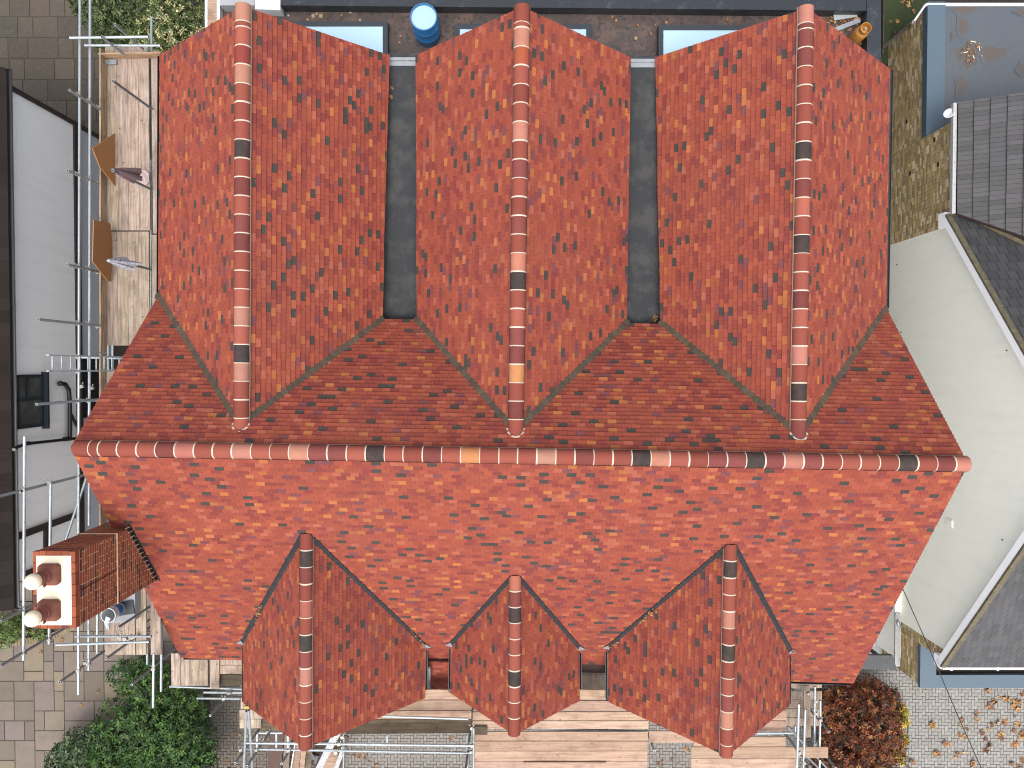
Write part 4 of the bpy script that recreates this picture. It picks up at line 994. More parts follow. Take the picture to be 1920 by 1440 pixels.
# main roofs of the right neighbour
xv = XN - .12; yfE = fc.y - .38; zfE = fc.z - .38 * sf; yrE = rc.y + .25; zrE = rc.z + .25 * sr
lift_ = .10
def gpl(y, z, slope): return (Vector((xv, y, z + lift_)), Vector((0, -math.sin(math.atan(slope)), math.cos(math.atan(slope)))))
pF2 = gpl(yfE, zfE, sf); pR2 = gpl(yrE, zrE, sr)
q = [Vector((xv, yfE, zfE + lift_)), Vector((XN + 6, yfE, zfE + lift_)), Vector((XN + 6, ap_y, ap_z + lift_)), Vector((xv, ap_y, ap_z + lift_))]
tiles('front_tiles', pF2, q, XX, rb, w=.15, g=.245, th=.016, m=M['gt'], colf=grey_colour, seed=16, bond=.5, gap=.005)
val_r = [Vector((xv, yrE, zrE + lift_)), Vector((xv, ap_y, ap_z + lift_)), Vector((XN + 6, ap_y, ap_z + lift_)), Vector((XN + 6, yrE - 1.0, zrE + lift_ - sr * 1.0))]
tiles('rear_tiles', pR2, [Vector((xv, yrE, zrE + lift_)), Vector((xv, ap_y, ap_z + lift_)), Vector((XN + 6, ap_y, ap_z + lift_)), Vector((XN + 6, yrE, zrE + lift_))], XX, rb, w=.24, g=.30, th=.025, m=M['gt'], colf=dkgrey_colour, seed=17, bond=.5, gap=.012)
mb = MB()
for (y0, z0) in ((yfE, zfE), (yrE, zrE)):
    mb.beam((xv - .03, y0, z0 - .02), (xv - .03, ap_y, ap_z - .02), .05, .22, up=(0, 0, 1))
mb.box((xv - .055, yfE - .05, zfE - .2), (xv + .1, yfE + .25, zfE + .02)); mb.box((xv - .055, yrE - .3, zrE - .22), (xv + .1, yrE + .08, zrE + .05))
obj('bargeboard', mb, M['pvcb'], rb)
mb = MB()
for (y0, z0) in ((yfE, zfE), (yrE, zrE)): mb.beam((xv - .0, y0, z0 + .105), (xv - .0, ap_y, ap_z + .105), .12, .06)
obj('mortar_verge', mb, M['moss'], rb)
vl0, vl1 = NR(1797, 402, -.1), PX(1925, 462, zp0 + 1.45)
mb = MB(); a = hit(1803, 402, pR2); b = hit(1925, 462, pR2); mb.beam(a + ZZ * .06, b + ZZ * .06, .10, .05); obj('valley_lead', mb, M['moss'], rb)
mb = MB(); mb.tube((XN - .1, yfE - .06, zfE + .03), (XN + 6, yfE - .06, zfE + .03), .05)
for x in (XN + .1, XN + 1.3, XN + 2.6): mb.box((x, yfE - .12, zfE - .03), (x + .05, yfE + .0, zfE + .085))
obj('gutter', mb, M['pvc'], rb, smooth=True)
p = NR(1781, 981); mb = MB(); mb.box((p.x - .02, p.y - .10, p.z - .14), (p.x + .01, p.y + .10, p.z + .14)); mb.box((p.x - .028, p.y - .07, p.z - .10), (p.x, p.y + .07, p.z + .10)); obj('wall_vent', mb, M['render_c'], rb)
mb = MB()
for px, py in ((1880, 1012), (1888, 657), (1682, 496), (1690, 623)): p = NR(px, py); mb.tube((p.x + .01, p.y, p.z), (p.x - .02, p.y, p.z), .018)
obj('wall_plug', mb, M['rust'], rb)
p = PX(1780, 214, zp0 - .1); mb = MB(); mb.lathe(p, (-.5, .2, .6), [(.0, 0), (.08, .01), (.13, .05), (.125, .055), (.0, .02)], 0, 18); mb.tube(p, p + Vector((.2, 0, .02)), .02); obj('floodlight', mb, M['pvc'], rb, smooth=True)
# front porch block: brick side wall, blue-grey edging around a dark well
zpo = NR(1727, 1240).z; yp0 = fc.y; yp1 = PX(1727, 1290, zpo).y
print('porch', zpo, yp0, yp1)
mb = MB(); mb.box((XN + cb2, fc.y - .001, 0), (XN + 1.5, fc.y - .28, zE - .2), 1); mb.box((XN + cb2, fc.y - .281, 0), (XN + 8, yp1 + .05, zpo - .25), 1)
ln = fc.y - yp1 - .05
bricks(mb, Vector((XN + cb2, fc.y, 0)), -YY, ZZ, -XX, [(0, 0), (.28, 0), (.28, zE - .2), (0, zE - .2)], yb_c, th=.006, seed=21, header=True)
bricks(mb, Vector((XN + cb2, fc.y - .285, 0)), -YY, ZZ, -XX, [(0, 0), (ln - .29, 0), (ln - .29, zpo - .14), (0, zpo - .14)], yb_c, th=.006, seed=22, header=True)
obj('porch_wall', mb, [M['ybrick'], M['ymortar']], rb)
mb = MB(); ws = .42
mb.box((XN - .02, fc.y - .285, zpo - .12), (XN + ws, yp1, zpo)); mb.box((XN + ws + .0, yp1 + .36, zpo - .12), (XN + 8, yp1, zpo))
obj('porch_edging', mb, M['grpblue'], rb)
mb = MB(); mb.box((XN + ws, fc.y - .285, zpo - .249), (XN + 8, yp1 + .36, zpo - .2)); obj('porch_floor', mb, M['puddle'], rb)

# low cream wall with white coping in the side passage
xw = PX(1678, 1190, 1.1).x; y0 = PX(1678, 1150, 1.1).y; y1 = PX(1678, 1234, 1.1).y
lw = thing('passage_wall', (xw, y1, 0), 'low cream wall topped with weathered white board in the side passage', 'wall')
mb = MB(); mb.box((xw, y0 + 2.0, 0), (XN, y1, 1.1)); obj('wall', mb, M['render_c'], lw)
mb = MB(); mb.box((xw - .02, y0 + .02, 1.1), (xw + .13, y1 - .22, 1.16)); obj('coping_board', mb, M['pvcdirty'], lw)
mb = MB(); c = PX(1684, 1165, 1.25); mb.pipe([c, c + Vector((.02, -.12, -.02)), c + Vector((.12, -.16, -.04))], .04); obj('pipe_elbow', mb, M['galv'], lw, smooth=True)
mb = MB(); mb.prism([PX(x, y, 2.3) for x, y in ((1590, 1229), (1674, 1229), (1682, 1256), (1560, 1254))], (0, 0, -.12)); [mb.box((PX(x, 1245, 2.17).x, PX(x, 1245, 2.17).y, 2.17), (PX(x, 1245, 2.17).x + .08, PX(x, 1245, 2.17).y + .08, 0)) for x in (1590, 1660)]
obj('gate_canopy', mb, M['lead'], None, 'grey flat canopy over the side gate at the front right corner', 'canopy')
mb = MB(); mb.prism([PX(x, y, .04) for x, y in ((1580, 1150), (1665, 1150), (1680, 1232), (1580, 1232))], (0, 0, -.04)); obj('side_path', mb, M['palegrey'], kind='structure')
mb = MB(); mb.prism([PX(x, y, 1.9) for x, y in ((1615, 1185), (1640, 1185), (1640, 1211), (1615, 1211))], (0, 0, -1.8)); obj('side_door_frame', mb, M['pvc'], None, 'white door frame edge in the side passage under the right verge', 'door frame')

# fence and dark garden at top right
mb = MB()
for i in range(14):
    x = PX(1656, 0, 1.7).x; yy = PX(0, 60, 1.7).y + i * .16 - .6; mb.box((x, yy, 0), (x + .03, yy + .15, 1.7 + random.uniform(-.01, .01)))
mb.beam(PX(1652, 92, 1.2), PX(1712, 43, 1.2), .08, .1)
obj('fence', mb, M['timber'], None, 'dark timber fence beside the flat roof parapet at top right', 'fence')
c = PX(1714, 42, 1.35); mb = MB(); mb.ball(c, .07); obj('fence_finial', mb, M['pvc'], None, 'small white ball light at the end of the dark fence rail', 'lamp')

# ---------------------------------------------------------------- overhead cable
mb = MB(); mb.pipe([PX(1690, 1098, 5.2), PX(1745, 1222, 5.0), PX(1795, 1340, 5.0), PX(1842, 1445, 5.2)], .011, seg=6); obj('overhead_cable', mb, M['cable'], None, 'thin black cable crossing above the paved drive at right', 'cable')

# ---------------------------------------------------------------- scaffolds
TR = .0275
def clampm(mb, p, s_=.038):
    mb.obox(p, Vector((s_, .01, 0)), Vector((-.008, s_ * .8, 0)), Vector((0, 0, s_ * .9)), 0, (1, 1, 1)); mb.tube(p + Vector((.03, .05, .03)), p + Vector((.05, .09, .03)), .012, 0, 6); mb.tube(p + Vector((-.04, .04, -.02)), p + Vector((-.07, .07, -.02)), .012, 0, 6)
class Scaff:
    def __init__(s, name, loc, label): s.t = thing(name, loc, label, 'scaffold')
    def tube(s, a, b, name='tube', k=1.0):
        mb = MB(); kk = random.uniform(.85, 1.15) * k; mb.tube(a, b, TR, 0, 12, hollow=True, col=(kk, kk, kk)); return obj(name, mb, M['galv'], s.t, smooth=False)
    def h(s, p0, p1, z, z1=None, name='ledger', k=1.0): s.tube(PX(*p0, z), PX(*p1, z if z1 is None else z1), name, k)
    def post(s, top, zt, zb=0, k=.75): p = PX(*top, zt); s.tube(Vector((p.x, p.y, zb)), p, 'standard', k)
    def clamps(s, lst):
        for (x, y, z) in lst:
            mb = MB(); clampm(mb, PX(x, y, z)); obj('coupler', mb, M['coupler'], s.t)
sc = Scaff('scaffold', PX(170, 500, 0), 'galvanised tube scaffold along the left side of the house around the chimney')
zr1, zr2 = 6.72, 6.36
sc.h((150, -60), (147, 1000), zr1, k=1.05); sc.h((169, -60), (167, 985), zr2, k=1.1)
X_p = PX(168, 300, zr2).x
for (x, y, z) in ((130, 169, 7.12), (127, 320, 7.12), (126, 496, 7.15), (72, 599, 8.1), (68, 758, 8.15)): sc.post((x, y), z)
sc.post((-20, 935), 9.3); sc.post((0, 1165), 9.1, k=.85); sc.post((0, 1249), 9.1, k=.8)
sc.h((46, 818), (44, 1238), 8.5, name='guard_rail'); sc.h((95, 900), (92, 1207), 7.75, name='guard_rail')
sc.tube(PX(163, 893, 6.6), PX(120, 1022, 6.9), 'brace')
sc.post((112, 1279), 7.0); sc.h((147, 1160), (147, 1302), 6.7, k=1.15); sc.h((166, 1140), (166, 1257), 6.3)
sc.h((105, 1209), (280, 1203), 6.95, k=1.2, name='guard_rail'); sc.h((141, 1193), (284, 1193), 6.55, name='guard_rail', k=.9)
sc.post((199, 1235), 7.1, k=.6); sc.post((221, 1177), 7.0, k=.55)
sc.h((288, 1226), (287, 1326), 5.95, k=1.15); sc.h((303, 1150), (302, 1296), 5.4); sc.h((276, 1190), (276, 1246), 5.4, k=.8)
sc.post((247, 1284), 6.2, k=.7)
sc.h((183, 1120), (182, 1225), 5.6, k=1.2, name='ledger')
# rear return of the scaffold
sc.h((131, 71), (278, 69), 6.9, k=1.25, name='guard_rail'); sc.h((159, 85), (301, 85.5), 6.45, k=1.2, name='guard_rail')
sc.post((215, 46), 7.2, 6.05, k=.8); sc.post((191, 69), 7.0, 6.15, k=.8); sc.h((284, 32), (284, 560), 5.55, k=.95)
sc.post((212, 152), 7.33, 0, k=.4); sc.post((212, 320), 7.33, 0, k=.4); sc.post((222, 489), 7.1, 0, k=.4)
sc.h((283, 300), (283, 620), 5.68, k=.5)
for y in (670, 750): sc.h((150, y), (240, y + 2), 5.4, name='transom', k=.8)
sc.h((203, 646), (203, 700), 5.3, k=.9); sc.h((211, 646), (211, 700), 5.0, k=.9)
sc.clamps([(148, 178, zr1), (168, 190, zr2), (186, 202, 5.95), (146, 327, zr1), (166, 337, zr2), (187, 345, 5.95), (146, 500, zr1), (166, 505, zr2), (184, 511, 5.95), (147, 607, zr1), (166, 608, zr2), (184, 613, 5.95), (147, 670, zr1), (147, 697, zr1), (147, 753, zr1), (167, 752, zr2), (147, 894, zr1), (45, 919, 8.5), (41, 921, 8.5), (93, 905, 7.75), (92, 1198, 7.75), (44, 1225, 8.5), (42, 1144, 8.5), (147, 1257, 6.7), (166, 1245, 6.3), (235, 1198, 6.95), (225, 1195, 6.55), (153, 725, zr1), (172, 728, zr2), (221, 97, 5.9), (274, 98, 5.9), (161, 1243, 6.3), (250, 1195, 6.5), (288, 1254, 5.95)])
# aluminium access ladder
ld = thing('ladder', PX(165, 681, 0), 'aluminium access ladder rising beside the left scaffold rails', 'ladder')
pA, pB = PX(89, 666, 8.1), PX(89, 696, 8.1); botA = Vector((pA.x + .55, pA.y, .05)); botB = Vector((pB.x + .55, pB.y, .05))
for a, b in ((pA, botA), (pB, botB)):
    mb = MB(); mb.beam(a, b, .03, .065); obj('stile', mb, M['galv'], ld)
nr = 30
for i in range(nr):
    t = (i + .5) / nr; mb = MB(); mb.tube(pA.lerp(botA, t), pB.lerp(botB, t), .017, seg=8); obj('rung', mb, M['galv'], ld)

# boards
def board(x0, y0, x1, y1, z, m, label, group, k=1.0, th=.038, lift=0, cat='scaffold board', endcol=None, name='scaffold_board'):
    mb = MB(); a = Vector((PX(x0, (y0 + y1) / 2, z).x, PX(x0, y0, z).y, z)); b = Vector((PX(x1, (y0 + y1) / 2, z).x, PX(x0, y1, z).y, z)); g_ = .0025; kk = random.uniform(.86, 1.12) * k
    mb.box((a.x + g_, a.y - g_, z - th), (b.x - g_, b.y + g_, z), 0, (kk, kk * random.uniform(.96, 1.02), kk * random.uniform(.93, 1.02)))
    return obj(name, mb, m, None, label, cat, group)
zp = 5.75; ord_ = ['outermost', 'second', 'third', 'fourth']
xs = [199, 220, 240, 260, 280]; gL = 'boards of the left scaffold platform'
where = ['next to the toe board', 'second from the toe board', 'third from the toe board', 'fourth from the toe board']
for i in range(4):
    board(xs[i], 88, xs[i + 1], 432, zp + random.uniform(-.008, .008), M['board_y'], 'weathered platform board at the rear half of the left scaffold, ' + where[i], gL)
    board(xs[i], 434, xs[i + 1], 648, zp + random.uniform(-.008, .008), M['board_y'], 'stained platform board at the nearer half of the left scaffold, ' + where[i], gL, k=.95)
board(285, 95, 297, 438, zp, M['board_y'], 'narrow inner board against the eaves gutter, rear length of the left platform', gL)
board(285, 440, 297, 640, zp, M['board_y'], 'narrow inner board against the eaves gutter, length ending at the valley', gL)
board(200, 693, 219, 838, zp - .3, M['board_y'], 'short knotty board below the main roof verge at left', gL)
def toe(p0, p1, z, label, m=M['board_y'], h=.25, wd=.035):
    mb = MB(); mb.beam(PX(*p0, z), PX(*p1, z), wd, h, 0, (1.15, 1.05, .85)); return obj('toe_board', mb, m, None, label, 'toe board', 'toe boards')
toe((193.5, 95), (193.5, 660), zp + .14, 'long upright toe board along the outer edge of the left platform'); toe((193, 662), (193, 985), zp + .10, 'upright toe board outside the ladder, running toward the chimney')
toe((190, 105), (306, 103), zp + .14, 'short upright toe board closing the rear end of the left platform', m=M['board_x'])
for i, x in enumerate((196, 215, 234, 255)):
    board(x, 1096, x + 19, 1228, zp, M['board_y'], ['pale board nearest the chimney on the small platform', 'second pale board right of the chimney stack', 'third pale board right of the chimney stack', 'fourth pale board right of the chimney stack, beside the dark gap'][i], 'boards of the platform by the chimney', k=1.15)
board(282, 1100, 301, 1228, zp, M['board_y'], 'separate pale board beside the lower left roof verge', 'boards of the platform by the chimney', k=1.2)
# small metal clip box on platform
mb = MB(); p = PX(209, 117, zp + .03); mb.obox(p, Vector((.12, 0, 0)), Vector((0, .05, 0)), Vector((0, 0, .03))); mb.tube(p + Vector((-.08, 0, .03)), p + Vector((-.08, 0, .06)), .04); mb.tube(p + Vector((.06, 0, .03)), p + Vector((.06, 0, .05)), .03)
obj('metal_bracket', mb, M['galv'], None, 'small silver bracket at the rear corner of the left platform', 'bracket')

# strand board sheets leaning on rails
def sheet(pts, label, th=.018):
    P = [PX(*p) for p in pts]; n = (P[1] - P[0]).cross(P[2] - P[0]).normalized(); mb = MB(); mb.prism(P, n * th); return mb
pls = plane3(PX(172, 279, 6.62), PX(214, 250, 5.85), PX(214, 345, 5.80))
mb = MB(); mb.prism([hit(x, y, pls) for x, y in ((172, 278), (214, 250), (215, 349), (186, 313))], pls[1] * .018); obj('strand_board_sheet', mb, M['osb'], None, 'orange brown board sheet leaning on the toe board behind the mauve cloth', 'board sheet', 'board sheets leaning on the scaffold')
pls = plane3(PX(176, 412, 6.6), PX(207, 420, 5.85), PX(209, 520, 5.8))
mb = MB(); mb.prism([hit(x, y, pls) for x, y in ((176, 412), (207, 419), (210, 450), (209, 528), (202, 527), (174, 490))], pls[1] * .018)
mb.prism([hit(x, y, pls) + pls[1] * .022 for x, y in ((174, 462), (196, 446), (209, 455), (208, 500), (200, 492))], pls[1] * .016); obj('strand_board_sheet', mb, M['osb'], None, 'orange brown board sheets leaning beside the patterned white cloth', 'board sheet', 'board sheets leaning on the scaffold')
# cloths hung on the inner posts
def cloth(px, py, ztop, length, spread, m, label, seed, lean=(0, 0)):
    rnd = random.Random(seed); mb = MB(); c = PX(px, py, ztop); n = 26; rows = 9; prev = None
    for k in range(rows):
        t = k / (rows - 1); ring = []
        for i in range(n):
            a = 2 * math.pi * i / n; r = .035 + spread * t ** .8 * (1 + .35 * math.sin(5 * a + seed) + .22 * math.sin(9 * a + 2 * seed)) * (.65 + .35 * math.cos(a - .6))
            ring.append(Vector((c.x + math.cos(a) * r + lean[0] * t, c.y + math.sin(a) * r * .7 + lean[1] * t, c.z + .02 - length * t * (1 + .12 * math.sin(3 * a)))))
        if prev:
            for i in range(n): mb.face([prev[i], ring[i], ring[(i + 1) % n], prev[(i + 1) % n]])
        else: mb.face(ring)
        prev = ring
    return obj('cloth', mb, m, None, label, 'cloth', smooth=True)
cloth(212, 318, 7.25, .5, .21, M['cloth1'], 'crumpled mauve cloth hung on an inner scaffold post', 3, (.12, -.04))
mb = MB(); c = PX(265, 334, zp + .05)
rnd = random.Random(9)
for i in range(10):
    for j in range(10): pass
gx = [[Vector((c.x + (i - 6) * .028, c.y + (j - 6) * .03, zp + .03 + .05 * abs(math.sin(i * .9 + j * .5)) * math.exp(-((i - 6) ** 2 + (j - 6) ** 2) / 40))) for j in range(13)] for i in range(13)]
for i in range(12):
    for j in range(12):
        if (i - 6) ** 2 + (j - 6) ** 2 < 38: mb.face([gx[i][j], gx[i + 1][j], gx[i + 1][j + 1], gx[i][j + 1]])
obj('cloth', mb, M['cloth2'], None, 'pale pink rag lying on the boards beside the mauve cloth', 'cloth', smooth=True)
cloth(204, 489, 7.2, .5, .19, M['cloth3'], 'white patterned cloth hung over an inner scaffold post', 6, (.14, -.04))

# mortar stand, bucket
mb = MB(); mb.prism([PX(x, y, 6.0) for x, y in ((214, 1136), (235, 1112), (253, 1111), (253, 1163), (240, 1168), (205, 1168))], (0, 0, -.24)); obj('mortar_board', mb, M['palegrey'], None, 'pale grey slab on the small platform beside the chimney', 'slab')
mb = MB(); p = PX(235, 1140, 6.02); mb.obox(p, Vector((.19, .03, 0)), Vector((-.02, .15, 0)), Vector((0, 0, .018))); obj('tool_tray', mb, M['frame'], None, 'black tray lying on the grey slab beside the bucket', 'tray')
c = PX(224, 1141, 6.04); bk = thing('bucket', c, 'white plastic bucket with a blue label beside the brick chimney', 'bucket')
mb = MB(); h = .46; mb.lathe(c, ZZ, [(0, 0), (.125, 0), (.13, .06), (.14, .26), (.15, h - .03), (.162, h - .03), (.162, h), (.147, h), (.125, .05), (0, .05)], 0, 28, mis=[0, 0, 1, 0, 0, 0, 0, 0, 0]); obj('body', mb, [M['bucket'], M['bluep']], bk, smooth=True)
mb = MB(); p = c + Vector((0, 0, h)); mb.pipe([p + Vector((.15, -.03, -.06)), p + Vector((.1, -.15, -.12)), p + Vector((-.05, -.18, -.12)), p + Vector((-.155, -.03, -.06))], .005, seg=5); obj('handle', mb, M['galv'], bk)
mb = MB(); a = [p + Vector((-.05, -.02, .0)), p + Vector((.05, -.06, -.0)), p + Vector((.02, -.18, .03)), p + Vector((-.03, -.34, -.1)), p + Vector((-.1, -.33, -.1)), p + Vector((-.07, -.15, .03))]
mb.prism(a, (0, 0, -.02)); obj('rag', mb, M['bucket'], None, 'white rag draped over the bucket rim hanging toward the rails', 'rag', smooth=False)

# ---- front scaffold
fs = Scaff('scaffold', PX(1000, 1400, 0), 'tube scaffold in front of the three dormers at the bottom edge')
zq = 5.0
gF = 'boards of the front scaffold platform'
bx = [(735, 1293, 925, 1312, 'between the left and middle dormers nearest the wall'), (700, 1313, 884, 1332, 'second board out between the left and middle dormers'), (690, 1333, 884, 1351, 'third board out between the left and middle dormers, by the loose tube'),
      (1000, 1314, 1180, 1333.5, 'nearest the wall between the middle and right dormers'), (1000, 1293, 1180, 1312, 'tucked between the black gutters of middle and right dormers'), (886, 1335, 1216, 1351, 'pale greyish board left of the right dormer point'), (886, 1352, 1216, 1367, 'pinkish board just above the dark ledger line'), (886, 1372, 1215, 1389, 'right under the point of the middle dormer'), (888, 1390, 1214, 1408, 'second below the point of the middle dormer'), (888, 1408.5, 1214, 1427, 'third below the point of the middle dormer'), (888, 1427.5, 1214, 1447, 'with a pale batten on it, lowest at the bottom edge'),
      (1217, 1371, 1300, 1393, 'short board bridging above the gap with the post'), (1296, 1352, 1474, 1371, 'under the right verge of the right dormer'), (1296, 1332, 1475, 1351, 'highest one right of the right dormer point'), (1300, 1382, 1473, 1400, 'just outside the tube right of the right dormer'), (1296, 1401, 1553, 1421.5, 'long fresh board projecting right past the scaffold posts'), (1296, 1422, 1495, 1443, 'lowest one right of the gap at the bottom edge')]
for x0, y0, x1, y1, lb in bx: board(x0, y0, x1, y1, zq + random.uniform(-.01, .01), M['board_x'], 'front platform board ' + lb, gF, k=random.uniform(.95, 1.1))
mb = MB(); mb.beam(PX(650, 1364, zq + .05), PX(884, 1362, zq + .05), .04, .28, 0, (1, 1, 1), up=(0, -.9, .6)); mb.beam(PX(655, 1357, zq), PX(884, 1357, zq), .22, .03); obj('toe_board', mb, M['board_dark'], None, 'dark stained upright board edging the gap between left and middle dormers', 'toe board', 'toe boards')
board(888, 1362, 914, 1378, zq + .06, M['board_dark'], 'short dark stained offcut board by the middle dormer point', gF)
board(1296, 1275, 1541, 1290, 3.6, M['board_y'], 'lower level grey board under the eaves right of the right dormer', gF, k=1.1)
for i in range(4): board(1296, 1296 + 16.5 * i, 1541, 1312 + 16.5 * i, 3.5, M['board_y'], ['lower platform board highest of four behind the scaffold posts', 'lower platform board second of four behind the scaffold posts', 'lower platform board third of four behind the scaffold posts', 'lower platform board lowest of four behind the scaffold posts'][i], 'lower boards at the front right', k=.95)
for i, x in enumerate((321, 338.5, 356, 373)): board(x, 1225, x + 17, 1286, 4.0, M['board_y'], ['leftmost of four short boards below the lower left eaves', 'second of four short boards below the lower left eaves', 'third of four short boards below the lower left eaves', 'rightmost of four short boards below the lower left eaves'][i], 'short boards below the left eaves', k=1.1)
board(393, 1225, 411, 1292, 4.05, M['board_y'], 'short upright-grained board beside the left dormer gutter', 'boards beside the left dormer', k=1.1); board(411, 1225, 459, 1247, 4.0, M['board_y'], 'small board with a dark chip below the left eaves', 'boards beside the left dormer', k=1.15); board(411, 1247.5, 459, 1264, 4.0, M['board_y'], 'small board with a yellow leaf below the left eaves', 'boards beside the left dormer', k=1.15); board(409, 1265, 459, 1285, 3.9, M['board_dark'], 'dark board beside the left dormer gutter', 'boards beside the left dormer')
board(451, 1308, 500, 1330, 4.6, M['board_y'], 'short pale board left of the left dormer, inner', 'short boards left of the left dormer', k=1.35); board(449, 1331, 492, 1348, 4.6, M['board_y'], 'short pale board left of the left dormer, middle', 'short boards left of the left dormer', k=1.35); board(449, 1348.5, 489, 1366, 4.6, M['board_y'], 'short pale board left of the left dormer, outer', 'short boards left of the left dormer', k=1.3)
board(488, 1335, 560, 1371, 4.5, M['board_dark'], 'dark board under the left verge of the left dormer', 'short boards left of the left dormer', k=1.6)
board(1080, 1238, 1146, 1264, 3.9, M['board_y'], 'low board in the slot between middle and right dormers, nearest the eaves', gF); board(1080, 1265, 1146, 1298, 3.8, M['board_y'], 'low board in the slot between middle and right dormers, outer', gF)
board(982, 1429.5, 1137, 1433, zq + .05, M['board_x'], 'thin pale batten lying on the lowest front board', 'battens', k=1.2, cat='batten', name='batten')
# tubes
fs.h((460, 1393), (886, 1398), 5.95, k=1.15, name='guard_rail'); fs.h((448, 1404), (886, 1412), 5.55, name='guard_rail')
fs.h((718, 1343), (878, 1348), 5.2, k=1.25, name='loose_tube'); fs.h((972, 1366), (1260, 1372), 4.9, k=.45)
fs.h((1418, 1375), (1486, 1374), 5.1, k=1.1)
fs.tube(PX(462, 1333, 6.6), PX(457, 1450, 5.3), 'brace', 1.2); fs.tube(PX(466, 1331, 6.6), PX(474, 1450, 5.3), 'brace', 1.2)
fs.h((382, 1298), (455, 1298.5), 4.3, k=1.2); fs.h((369, 1309), (451, 1310), 4.6, k=.95); fs.h((318, 1287), (460, 1292), 3.7, k=1.1)
fs.post((394, 1342), 5.0, k=.5); fs.post((441, 1431), 6.0, k=.45); fs.post((463, 1437), 6.0, k=.45); fs.post((528, 1432), 5.9, k=.4)
fs.h((486, 1374), (530, 1374), 4.4, k=1.25)
for x in (482, 518, 540): fs.h((x, 1374), (x, 1402), 4.3, k=1.2, name='transom')
fs.h((645, 1380), (644, 1442), 5.4, k=.6); fs.h((726, 1378), (726, 1392), 4.8, k=1.0)
fs.post((873, 1445), 6.1, k=.35); fs.h((888, 1365), (888, 1446), 5.75, k=.9); fs.h((876, 1378), (875, 1446), 5.3, k=.8); fs.post((560, 1500), 6, k=.5)
fs.h((1498, 1320), (1494, 1448), 6.1, k=1.3); fs.h((1510, 1330), (1506, 1448), 5.7, k=.95); fs.h((1528, 1287), (1527, 1402), 4.6, k=.95); fs.h((1538, 1314), (1537, 1402), 4.3, k=1.1); fs.h((1491, 1361), (1491, 1372), 4.7); fs.h((1537, 1424), (1537, 1448), 4.3)
fs.post((1519, 1438), 6.0, k=.6); fs.post((1555, 1372), 4.6, k=.6); fs.post((1567, 1440), 5.2, k=.6); fs.post((1227, 1408), 5.3, k=.8)
fs.tube(PX(1476, 1362, 3.4), PX(1560, 1450, 3.0), 'brace', .5); fs.tube(PX(1474, 1380, 3.2), PX(1545, 1450, 2.8), 'brace', .5)
mb = MB(); mb.beam(PX(1512, 1285, 4.0), PX(1514, 1382, 4.0), .16, .04, 0, (.8, .8, .8)); obj('plank_on_edge', mb, M['board_y'], None, 'greyish plank lying across the lower front right platform', 'plank')
fs.clamps([(642, 1382, 5.5), (636, 1395, 5.95), (630, 1411, 5.55), (885, 1365, 5.7), (886, 1398, 5.95), (884, 1410, 5.6), (452, 1406, 5.6), (480, 1406, 5.6), (541, 1407, 5.6), (492, 1390, 5.9), (503, 1372, 4.5), (430, 1299, 4.35), (420, 1310, 4.6), (1498, 1412, 6.0), (1508, 1430, 5.7), (1529, 1315, 4.6), (1529, 1338, 4.6), (1538, 1350, 4.4), (1516, 1300, 4.2), (875, 1438, 5.4), (463, 1380, 5.8), (1528, 1395, 4.6)])
mb = MB(); p = PX(463, 1326, 6.65); mb.obox(p, Vector((.05, 0, 0)), Vector((0, .03, 0)), Vector((0, 0, .03))); obj('coupler', mb, M['yellow'], fs.t)
# timber stack and offcuts on the drive under the left dormer
def plank(a, b, wd, z, m, label, k=1, th=.05, name='timber_plank', group='timbers stacked on the drive'):
    mb = MB(); mb.beam(PX(*a, z), PX(*b, z), wd, th, 0, (k, k, k)); obj(name, mb, m, None, label, 'timber', group)
plank((520, 1370), (512, 1480), .42, .55, M['rust'], 'wide rusty brown plank at the left of the timber stack')
plank((540, 1375), (534, 1480), .18, .6, M['board_y'], 'grey weathered plank beside the wide rusty plank', .6)
plank((562, 1385), (548, 1480), .20, .7, M['board_x'], 'tan timber left of the two pale ones in the stack', .75)
plank((572, 1385), (562, 1480), .14, .75, M['board_x'], 'pale narrow timber in the middle of the stack', 1.0)
plank((583, 1385), (574, 1480), .16, .65, M['board_dark'], 'dark brown timber at the right of the stack', 1.5)
plank((553, 1395), (540, 1480), .03, .8, M['pvc'], 'thin white strip lying on the timber stack')
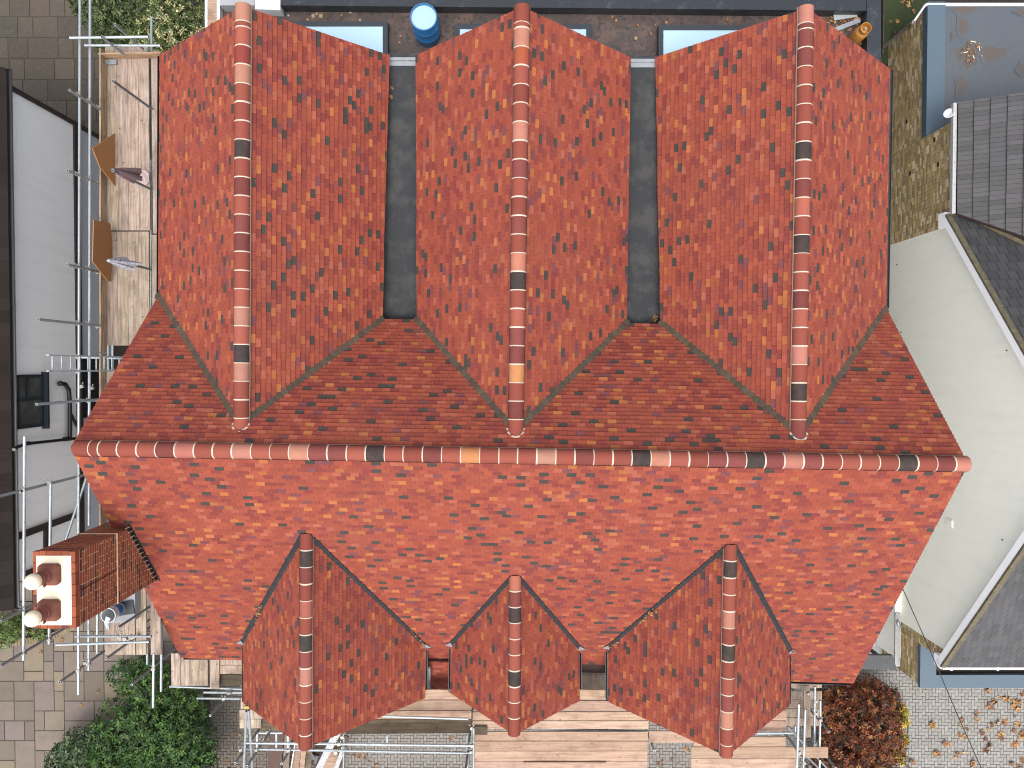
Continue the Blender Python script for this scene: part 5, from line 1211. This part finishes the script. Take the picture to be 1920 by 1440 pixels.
plank((634, 1370), (592, 1448), .22, 1.1, M['pvcdirty'], 'wide white board slanting below the left dormer', name='white_board', group='white boards below the left dormer')
plank((645, 1400), (625, 1455), .12, 1.0, M['pvcdirty'], 'narrow white board slanting right of the wide white one', name='white_board', group='white boards below the left dormer')
plank((650, 1380), (632, 1460), .14, .9, M['rust'], 'dark purplish beam beside the white boards', .6)
mb = MB(); mb.box(PX(590, 1405, .45), PX(640, 1445, .02)); 
cb_ = obj('cardboard_box', mb, M['board_x'], None, 'tan cardboard box half hidden by the white boards', 'box')
mb = MB(); mb.beam(PX(588, 1418, .6), PX(604, 1424, .6), .15, .1); mb.beam(PX(583, 1412, .6), PX(590, 1420, .6), .12, .15); obj('tool_bag', mb, M['black'], None, 'black tool bag between timber stack and cardboard box', 'bag')
# leaves caught in valleys and gutters
rnd = random.Random(51); mb = MB()
for (a, b, n) in (((493, 1128), (480, 1160), 14), ((770, 1180), (798, 1212), 16), ((1198, 1165), (1232, 1137), 22), ((1142, 1212), (1158, 1200), 6), ((1478, 1215), (1490, 1224), 6), ((800, 1244), (838, 1244), 22), ((455, 1195), (464, 1184), 6), ((1228, 596), (1226, 598), 4)):
    for i in range(n):
        t = rnd.random(); x = a[0] + (b[0] - a[0]) * t; y = a[1] + (b[1] - a[1]) * t
        c = hit(x, y, PF) if y > 800 else PX(x, y, 6.38); c = c + Vector((rnd.gauss(0, .02), rnd.gauss(0, .02), .07 + rnd.uniform(0, .03)))
        star(mb, c, rnd.uniform(.03, .055), Vector((rnd.gauss(0, .4), rnd.gauss(0, .4) - .4, 1)).normalized(), rnd, tuple(v * rnd.uniform(.6, 1.1) for v in rnd.choice(DRYC)))
for (x, y) in ((735, 166), (733, 182)): litter([(x, y)], 6.38, 3, .03, .05, rnd, mb)
litter([(1228, 597)], 6.38, 5, .03, .06, rnd, mb); litter([(1432, 1283)], 3.65, 9, .06, .06, rnd, mb)
obj('gutter_leaves', mb, M['dry'], None, 'brown leaves caught in the dormer valleys and gutters', 'leaves', kind='stuff')
print('objects', len(bpy.data.objects))
